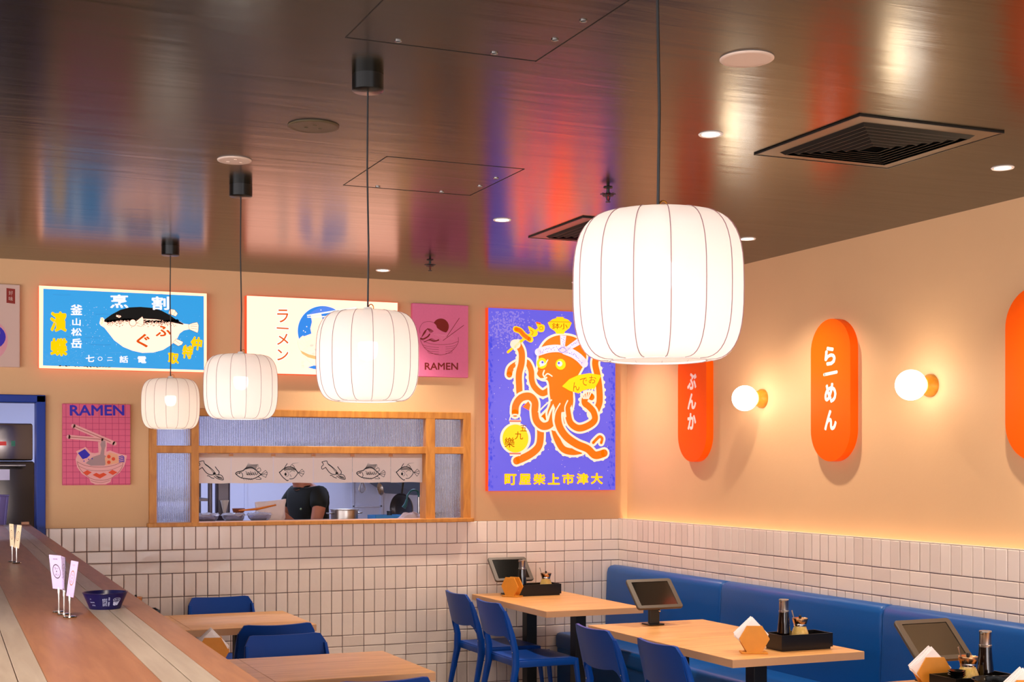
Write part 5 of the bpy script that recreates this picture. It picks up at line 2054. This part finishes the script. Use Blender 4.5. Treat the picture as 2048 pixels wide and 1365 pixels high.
# blue tray with a black tub
t = thing('blue_tray', 'bright blue plastic tray on the pass right of the pot', 'tray', (-1.66, 0.36, HB + 0.0004), 0.05)
bm = B()
M_BTRAY = mat('blue_tray_plastic', (60, 150, 222), 0.35)
box(bm, -0.11, 0.11, -0.08, 0.08, 0, 0.004)
for a in ((-0.11, -0.106, -0.08, 0.08), (0.106, 0.11, -0.08, 0.08), (-0.11, 0.11, -0.08, -0.076), (-0.11, 0.11, 0.076, 0.08)):
    box(bm, a[0], a[1], a[2], a[3], 0.0, 0.028)
obj('shell', bm, M_BTRAY, t)
t = thing('black_tub', 'small black tub standing in the blue tray on the pass', 'tub', (-1.635, 0.36, HB + 0.0046))
bm = B(); lathe(bm, [(0.0, 0), (0.017, 0), (0.019, 0.046), (0.0175, 0.046), (0.0155, 0.003), (0.0, 0.003)], 22)
obj('shell', bm, M_BLACKP, t, True)
bm = B(); lathe(bm, [(0.0, 0.0515), (0.020, 0.0515), (0.0205, 0.046), (0.0195, 0.044)], 22)
obj('lid', bm, M_BLACKP, t, True)
# cloth
bm = B()
N = 18
g = [[bm.verts.new(((i / N - 0.5) * 0.17, (j / N - 0.5) * 0.10, 0.012 + 0.05 * max(0, 0.5 + noise.noise(Vector((i * 0.22, j * 0.22, 2)))) * math.sin(PI * i / N) * math.sin(PI * j / N) + 0.03 * i / N * math.sin(PI * j / N))) for j in range(N + 1)] for i in range(N + 1)]
for i in range(N):
    for j in range(N):
        bm.faces.new((g[i][j], g[i + 1][j], g[i + 1][j + 1], g[i][j + 1]))
r = bmesh.ops.extrude_face_region(bm, geom=bm.faces[:])
bmesh.ops.translate(bm, verts=[v for v in r['geom'] if isinstance(v, bmesh.types.BMVert)], vec=(0, 0, -0.004))
mz = min(v.co.z for v in bm.verts)
for v in bm.verts: v.co.z -= mz
tag(obj('dish_cloth', bm, mat('white_cloth', (236, 214, 214), 0.85), None, True, loc=(-1.525, 0.26, HB + 0.0006)), 'crumpled pinkish white cloth at the right end of the pass', 'cloth')
t = thing('sauce_pan', 'small black saucepan at the right edge of the servery opening', 'pan', (-1.400, 0.21, HB + 0.0004), 0.4)
bm = B(); lathe(bm, [(0.0, 0), (0.042, 0), (0.045, 0.004), (0.046, 0.045), (0.0445, 0.045), (0.043, 0.005), (0.0, 0.004)], 28)
obj('body', bm, M_BLACKP, t, True)
bm = B(); tube(bm, [(0.045, 0, 0.036), (0.10, 0, 0.045)], 0.006, 8)
obj('handle', bm, M_BLACKP, t, True)

# storage rack at the left of the opening
rk = thing('storage_rack', 'grey wire storage rack at the left of the servery opening', 'rack', (-2.98, 1.05, 0))
M_RACK = mat('rack_grey', (110, 104, 112), 0.4, 0.5)
for x in (-0.225, 0.175):
    for y in (-0.2, 0.2):
        bm = B(); tube(bm, [(x, y, 0), (x, y, 2.0)], 0.016 if y < 0 else 0.013, 10)
        obj('upright', bm, M_RACK, rk, True)
for z in (0.3, 0.85, 1.20, 1.405, 1.75):
    bm = B()
    th = 0.018
    box(bm, -0.235, 0.185, -0.205, -0.19, z - th, z); box(bm, -0.235, 0.185, 0.19, 0.205, z - th, z)
    for k in range(17):
        x = -0.225 + k * 0.025
        box(bm, x - 0.002, x + 0.002, -0.19, 0.19, z - 0.006, z)
    obj('wire_shelf', bm, M_RACK, rk)
def carton(name, label, cat, x, y, z, a, b, h, m, rz=0.0, lid=None):
    t = thing(name, label, cat, (x, y, z), rz)
    bm = B(); box(bm, -a, a, -b, b, 0, h, min(0.004, h / 6))
    obj('body', bm, m, t)
    bm = B(); box(bm, -a - 0.002, a + 0.002, -b - 0.002, b + 0.002, h * 0.86, h + 0.002)
    obj('lid', bm, lid or m, t)
    return t
ZS = 1.4056
t = thing('food_bag', 'pale bag with a yellow mark on the rack shelf', 'bag', (-3.00, 0.98, ZS))
bm = B(); ball(bm, (0, 0, 0.045), 0.045, 1.2, 0.9, 1.0)
for v in bm.verts:
    v.co += Vector(noise.noise_vector(v.co * 30)) * 0.006
    v.co.z = max(v.co.z, 0)
obj('pouch', bm, mat('bag_pale', (224, 214, 206), 0.5), t, True)
bm = B(); ball(bm, (0.012, -0.038, 0.034), 0.016, 1, 0.5, 1, 12, 8)
obj('label_mark', bm, mat('bag_yellow', (222, 190, 40), 0.5), t, True)
carton('storage_tub', 'navy tub left of the pale bag on the rack shelf', 'tub', -3.085, 1.05, ZS, 0.035, 0.05, 0.06, mat('navy_tub', (30, 40, 86), 0.4))
carton('storage_tub', 'navy tub right of the pale bag on the rack shelf', 'tub', -2.905, 1.03, ZS, 0.03, 0.05, 0.075, mat('navy_tub', (30, 40, 86), 0.4), 0.1)
carton('storage_tub', 'dark bin on the lower rack shelf, left side', 'tub', -3.085, 1.03, 1.2006, 0.065, 0.08, 0.145, mat('dark_bin', (34, 36, 38), 0.4))
carton('carton', 'brown carton on the lower rack shelf', 'box', -2.925, 1.0, 1.2006, 0.045, 0.06, 0.10, mat('card_brown', (176, 132, 100), 0.7), 0.2)
t = thing('funnel', 'white funnel hanging beside the rack', 'funnel', (-2.70, 0.86, 1.262))
bm = B()
lathe(bm, [(0.030, 0.130), (0.031, 0.125), (0.028, 0.118), (0.010, 0.04), (0.008, 0.0), (0.007, 0.0), (0.009, 0.04), (0.026, 0.118), (0.030, 0.130)], 24)
obj('cone', bm, M_WHITE, t, True)
bm = B(); box(bm, -0.035, 0.035, 0.04, 0.045, 0.02, 0.34)
obj('hanging_plate', bm, M_RACK, t)
bm = B(); tube(bm, [(0, 0.04, 0.125), (0, 0.030, 0.128)], 0.004, 6)
obj('peg', bm, M_RACK, t)
tb_ = thing('kitchen_shelf', 'grey shelf carrying the funnel plate beside the rack', 'shelf', (-2.70, 0.93, 0))
bm = B(); box(bm, -0.05, 0.05, -0.02, 0.02, 0.0, 1.75)
obj('post', bm, mat('dark_post', (70, 62, 84), 0.5), tb_)
bm = B(); box(bm, -0.06, 0.06, -0.06, 0.06, 0.0, 0.01)
obj('foot_plate', bm, M_RACK, tb_)
# white hose at the left edge
t = thing('kitchen_hose', 'white hose looping down at the left edge of the servery opening', 'hose', (-3.02, 0.62, 0))
bm = B()
tube(bm, smooth_path([(-0.04, 0.0, 2.749), (-0.045, 0, 1.7), (-0.03, 0, 1.42), (0.0, 0, 1.30), (0.03, 0.03, 1.15), (0.04, 0.04, 0.6), (0.03, 0.05, 0.0)], 6), 0.007, 8)
obj('tube', bm, M_WHITE, t, True)

# ------------------------------------------------------------------ behind the blue door: steel hood dishwasher
dw = thing('hood_dishwasher', 'stainless steel hood dishwasher seen through the blue doorway', 'dishwasher', (-4.565, 0.95, 0))
bm = B(); box(bm, -0.55, 0.55, -0.35, 0.35, 1.672, 1.915, 0.012, 3)
obj('control_housing', bm, mat('steel_sheet', (138, 128, 124), 0.2, 1.0), dw, True)
bm = B(); box(bm, -0.54, 0.56, -0.37, 0.34, 1.02, 1.668, 0.015, 3)
obj('hood', bm, mat('steel_sheet_dark', (92, 86, 82), 0.25, 1.0), dw, True)
bm = B(); box(bm, -0.55, 0.55, -0.35, 0.35, 0.12, 1.015, 0.006)
obj('base_unit', bm, M_STEEL, dw)
for sx in (-1, 1):
    for sy in (-1, 1):
        bm = B(); cyl(bm, (sx * 0.48, sy * 0.28, 0), 0.022, 0.12, 12)
        obj('foot', bm, M_BLACK, dw)
bm = B(); tube(bm, [(-0.50, -0.42, 1.640), (0.50, -0.42, 1.640)], 0.011, 10)
tube(bm, [(-0.46, -0.42, 1.640), (-0.46, -0.37, 1.640)], 0.008, 8); tube(bm, [(0.46, -0.42, 1.640), (0.46, -0.37, 1.640)], 0.008, 8)
obj('lift_handle', bm, M_STEEL, dw, True)
bm = B(); box(bm, 0.20, 0.31, -0.356, -0.349, 1.768, 1.800)
obj('display', bm, M_BLACKP, dw)
bm = B(); box(bm, 0.340, 0.385, -0.356, -0.349, 1.770, 1.796)
o = obj('red_readout', bm, mat('led_red', (150, 24, 20), 0.4, emit=(200, 30, 24), estr=0.5), dw)
o['label'] = 'small red readout'
bm = B(); box(bm, 0.415, 0.440, -0.357, -0.349, 1.766, 1.800)
o = obj('green_button', bm, mat('button_green', (14, 110, 86), 0.4), dw)
o['label'] = 'green push button'
bm = B(); box(bm, 0.31, 0.405, -0.3715, -0.3695, 1.545, 1.615)
o = obj('paper_note', bm, mat('note_paper', (214, 206, 232), 0.7), dw)
o['label'] = 'white paper note taped on'
simple_bench('steel side bench between the bar end and the dishwasher', -5.2, -4.09, 0.13, 0.48, 1.245)
t = thing('plastic_tub', 'lilac translucent tub behind the far end of the bar', 'tub', (-4.325, 0.305, 1.2454), 0.0)
bm = B()
lathe(bm, [(0.0, 0.0), (0.115, 0.0), (0.122, 0.006), (0.140, 0.200), (0.147, 0.204), (0.147, 0.210), (0.137, 0.208), (0.118, 0.008), (0.0, 0.006)], 40)
for k in range(12):
    pass
obj('shell', bm, mat('lilac_tub', (168, 150, 214), 0.2, trans=0.25, ior=1.2), t, True)
bm = B()
for k in range(14):
    a = 2 * PI * k / 14
    tube(bm, [(0.124 * math.cos(a), 0.124 * math.sin(a), 0.01), (0.141 * math.cos(a), 0.141 * math.sin(a), 0.198)], 0.003, 6)
obj('ribs', bm, mat('lilac_tub_rib', (150, 132, 200), 0.25), t, True)

# ------------------------------------------------------------------ the cook
def skin_mesh(name, verts, edges, radii, m, parent=None, root=0, sub=2):
    me = bpy.data.meshes.new(name)
    me.from_pydata([Vector(v) for v in verts], edges, [])
    o = link(bpy.data.objects.new(name, me))
    o.modifiers.new('skin', 'SKIN').use_smooth_shade = True
    s = o.modifiers.new('sub', 'SUBSURF'); s.levels = sub; s.render_levels = sub
    for i, r in enumerate(radii):
        sv = me.skin_vertices[0].data[i]
        sv.radius = r if isinstance(r, tuple) else (r, r)
        sv.use_root = (i == root)
    dg = bpy.context.evaluated_depsgraph_get()
    dg.update()
    ev = o.evaluated_get(dg)
    nm = bpy.data.meshes.new_from_object(ev)
    bpy.data.objects.remove(o)
    nm.name = name
    nm.materials.clear()
    nm.materials.append(m)
    for p in nm.polygons: p.use_smooth = True
    o2 = link(bpy.data.objects.new(name, nm))
    if parent: o2.parent = parent
    return o2
# local frame: faces -y (towards the servery), turned later
ck = thing('person', 'cook in a black polo shirt bending over the pass behind the servery', 'person', (-2.02, 0.90, 0), math.radians(-74))
J = {}
V, E, Rr = [], [], []
def jt(n, p, r, par=None):
    J[n] = len(V); V.append(p); Rr.append(r)
    if par: E.append((J[par], J[n]))
jt('pelvis', (0, 0.03, 0.93), (0.135, 0.105))
jt('waist', (0, 0.0, 1.08), (0.128, 0.098), 'pelvis')
jt('chest', (0, -0.05, 1.26), (0.148, 0.108), 'waist')
jt('upper', (0, -0.085, 1.41), (0.118, 0.085), 'chest')
jt('neck', (0, -0.115, 1.505), 0.052, 'upper')
jt('jaw', (0, -0.175, 1.585), (0.062, 0.068), 'neck')
jt('head', (0, -0.180, 1.685), (0.078, 0.092), 'jaw')
jt('crown', (0, -0.165, 1.765), (0.055, 0.065), 'head')
for s, n in ((1, 'l'), (-1, 'r')):
    jt('sh' + n, (s * 0.165, -0.075, 1.435), 0.062, 'upper')
    jt('ua' + n, (s * 0.215, -0.105, 1.33), 0.052, 'sh' + n)
    jt('el' + n, (s * 0.228, -0.150, 1.205), 0.043, 'ua' + n)
    jt('fa' + n, (s * 0.190, -0.245, 1.175), 0.039, 'el' + n)
    jt('wr' + n, (s * 0.115, -0.335, 1.285), 0.026, 'fa' + n)
    jt('pm' + n, (s * 0.095, -0.385, 1.305), (0.036, 0.018), 'wr' + n)
    jt('pk' + n, (s * 0.085, -0.425, 1.300), (0.037, 0.015), 'pm' + n)
    jt('hp' + n, (s * 0.095, 0.03, 0.88), 0.092, 'pelvis')
    jt('th' + n, (s * 0.105, 0.02, 0.68), 0.078, 'hp' + n)
    jt('kn' + n, (s * 0.110, 0.0, 0.49), 0.056, 'th' + n)
    jt('cf' + n, (s * 0.112, 0.03, 0.33), 0.054, 'kn' + n)
    jt('an' + n, (s * 0.115, 0.035, 0.10), 0.037, 'cf' + n)
    jt('ht' + n, (s * 0.118, -0.02, 0.045), 0.040, 'an' + n)
    jt('to' + n, (s * 0.130, -0.15, 0.032), (0.040, 0.028), 'ht' + n)
    for q in range(4):
        ox = (q - 1.5) * 0.017
        ln = (0.85, 1.0, 0.95, 0.75)[q]
        b0 = (s * 0.083 + ox, -0.44, 1.298)
        jt('f%d' % q + n, b0, 0.0092, 'pk' + n)
        jt('g%d' % q + n, (b0[0], b0[1] - 0.030 * ln, b0[2] - 0.010), 0.0085, 'f%d' % q + n)
        jt('h%d' % q + n, (b0[0] - s * 0.002, b0[1] - 0.046 * ln, b0[2] - 0.030 * ln), 0.0075, 'g%d' % q + n)
    jt('ta' + n, (s * 0.060, -0.385, 1.292), 0.012, 'pm' + n)
    jt('tb' + n, (s * 0.046, -0.425, 1.280), 0.0095, 'ta' + n)
body = skin_mesh('body', V, E, Rr, M_SKIN, ck)
# face details
bm = B()
ball(bm, (0, -0.276, 1.672), 0.014, 0.9, 1.1, 1.3, 12, 8)
obj('nose', bm, M_SKIN, ck, True)
bm = B()
for s in (-1, 1): ball(bm, (s * 0.078, -0.165, 1.675), 0.026, 0.4, 0.8, 1.2, 12, 8)
obj('ears', bm, M_SKIN, ck, True)
bm = B()
for s in (-1, 1): ball(bm, (s * 0.032, -0.262, 1.695), 0.011, 1.2, 0.5, 0.8, 12, 8)
obj('eyes', bm, mat('eye_white', (230, 226, 220), 0.3), ck, True)
bm = B()
for s in (-1, 1): ball(bm, (s * 0.032, -0.267, 1.694), 0.0055, 1, 0.5, 1, 10, 6)
obj('irises', bm, M_HAIR, ck, True)
bm = B(); ball(bm, (0, -0.238, 1.625), 0.022, 1.1, 0.35, 0.28, 12, 8)
obj('mouth', bm, mat('lips', (164, 86, 78), 0.5), ck, True)
bm = B()
ball(bm, (0, -0.158, 1.715), 0.102, 0.92, 1.06, 0.98, 28, 18)
for v in list(bm.verts):
    if v.co.z < 1.70 - 0.6 * (v.co.y + 0.158) and v.co.z < 1.745:
        bm.verts.remove(v)
obj('hair', bm, M_HAIR, ck, True)
# polo shirt: torso and short sleeves
sv = [(0, 0.03, 0.90), (0, 0.0, 1.08), (0, -0.05, 1.26), (0, -0.082, 1.40), (0, -0.100, 1.462)]
sr = [(0.152, 0.122), (0.148, 0.120), (0.166, 0.128), (0.150, 0.118), (0.092, 0.084)]
se = [(0, 1), (1, 2), (2, 3), (3, 4)]
for s in (1, -1):
    k = len(sv)
    sv += [(s * 0.155, -0.075, 1.430), (s * 0.205, -0.098, 1.375), (s * 0.222, -0.122, 1.325)]
    sr += [0.078, 0.070, 0.066]
    se += [(3, k), (k, k + 1), (k + 1, k + 2)]
skin_mesh('polo_shirt', sv, se, sr, M_SHIRT, ck)
bm = B()
tube(bm, [(0.066 * math.cos(2 * PI * i / 20), -0.112 + 0.060 * math.sin(2 * PI * i / 20), 1.484 + 0.012 * math.sin(2 * PI * i / 20)) for i in range(20)], 0.010, 8, closed=True)
obj('collar', bm, M_SHIRT, ck, True)
bm = B()
ball(bm, (0.075, -0.172, 1.325), 0.010, 1.2, 0.45, 0.8, 12, 8)
o = obj('chest_emblem', bm, mat('emblem_green', (150, 176, 130), 0.6), ck, True)
o['label'] = 'small pale green chest emblem'
tv = [(0, 0.03, 0.95)]; tr_ = [(0.150, 0.120)]; te = []
for s in (1, -1):
    k = len(tv)
    tv += [(s * 0.095, 0.03, 0.86), (s * 0.107, 0.02, 0.68), (s * 0.111, 0.005, 0.49), (s * 0.113, 0.03, 0.30), (s * 0.116, 0.03, 0.075)]
    tr_ += [0.104, 0.092, 0.072, 0.066, 0.060]
    te += [(0, k)] + [(k + i, k + i + 1) for i in range(4)]
skin_mesh('trousers', tv, te, tr_, M_TROUSER, ck)
bm = B()
for s in (1, -1):
    ball(bm, (s * 0.122, -0.055, 0.038), 0.05, 0.95, 2.5, 0.76, 18, 12)
for v in bm.verts: v.co.z = max(v.co.z, 0.0)
obj('shoes', bm, M_BLACKP, ck, True)
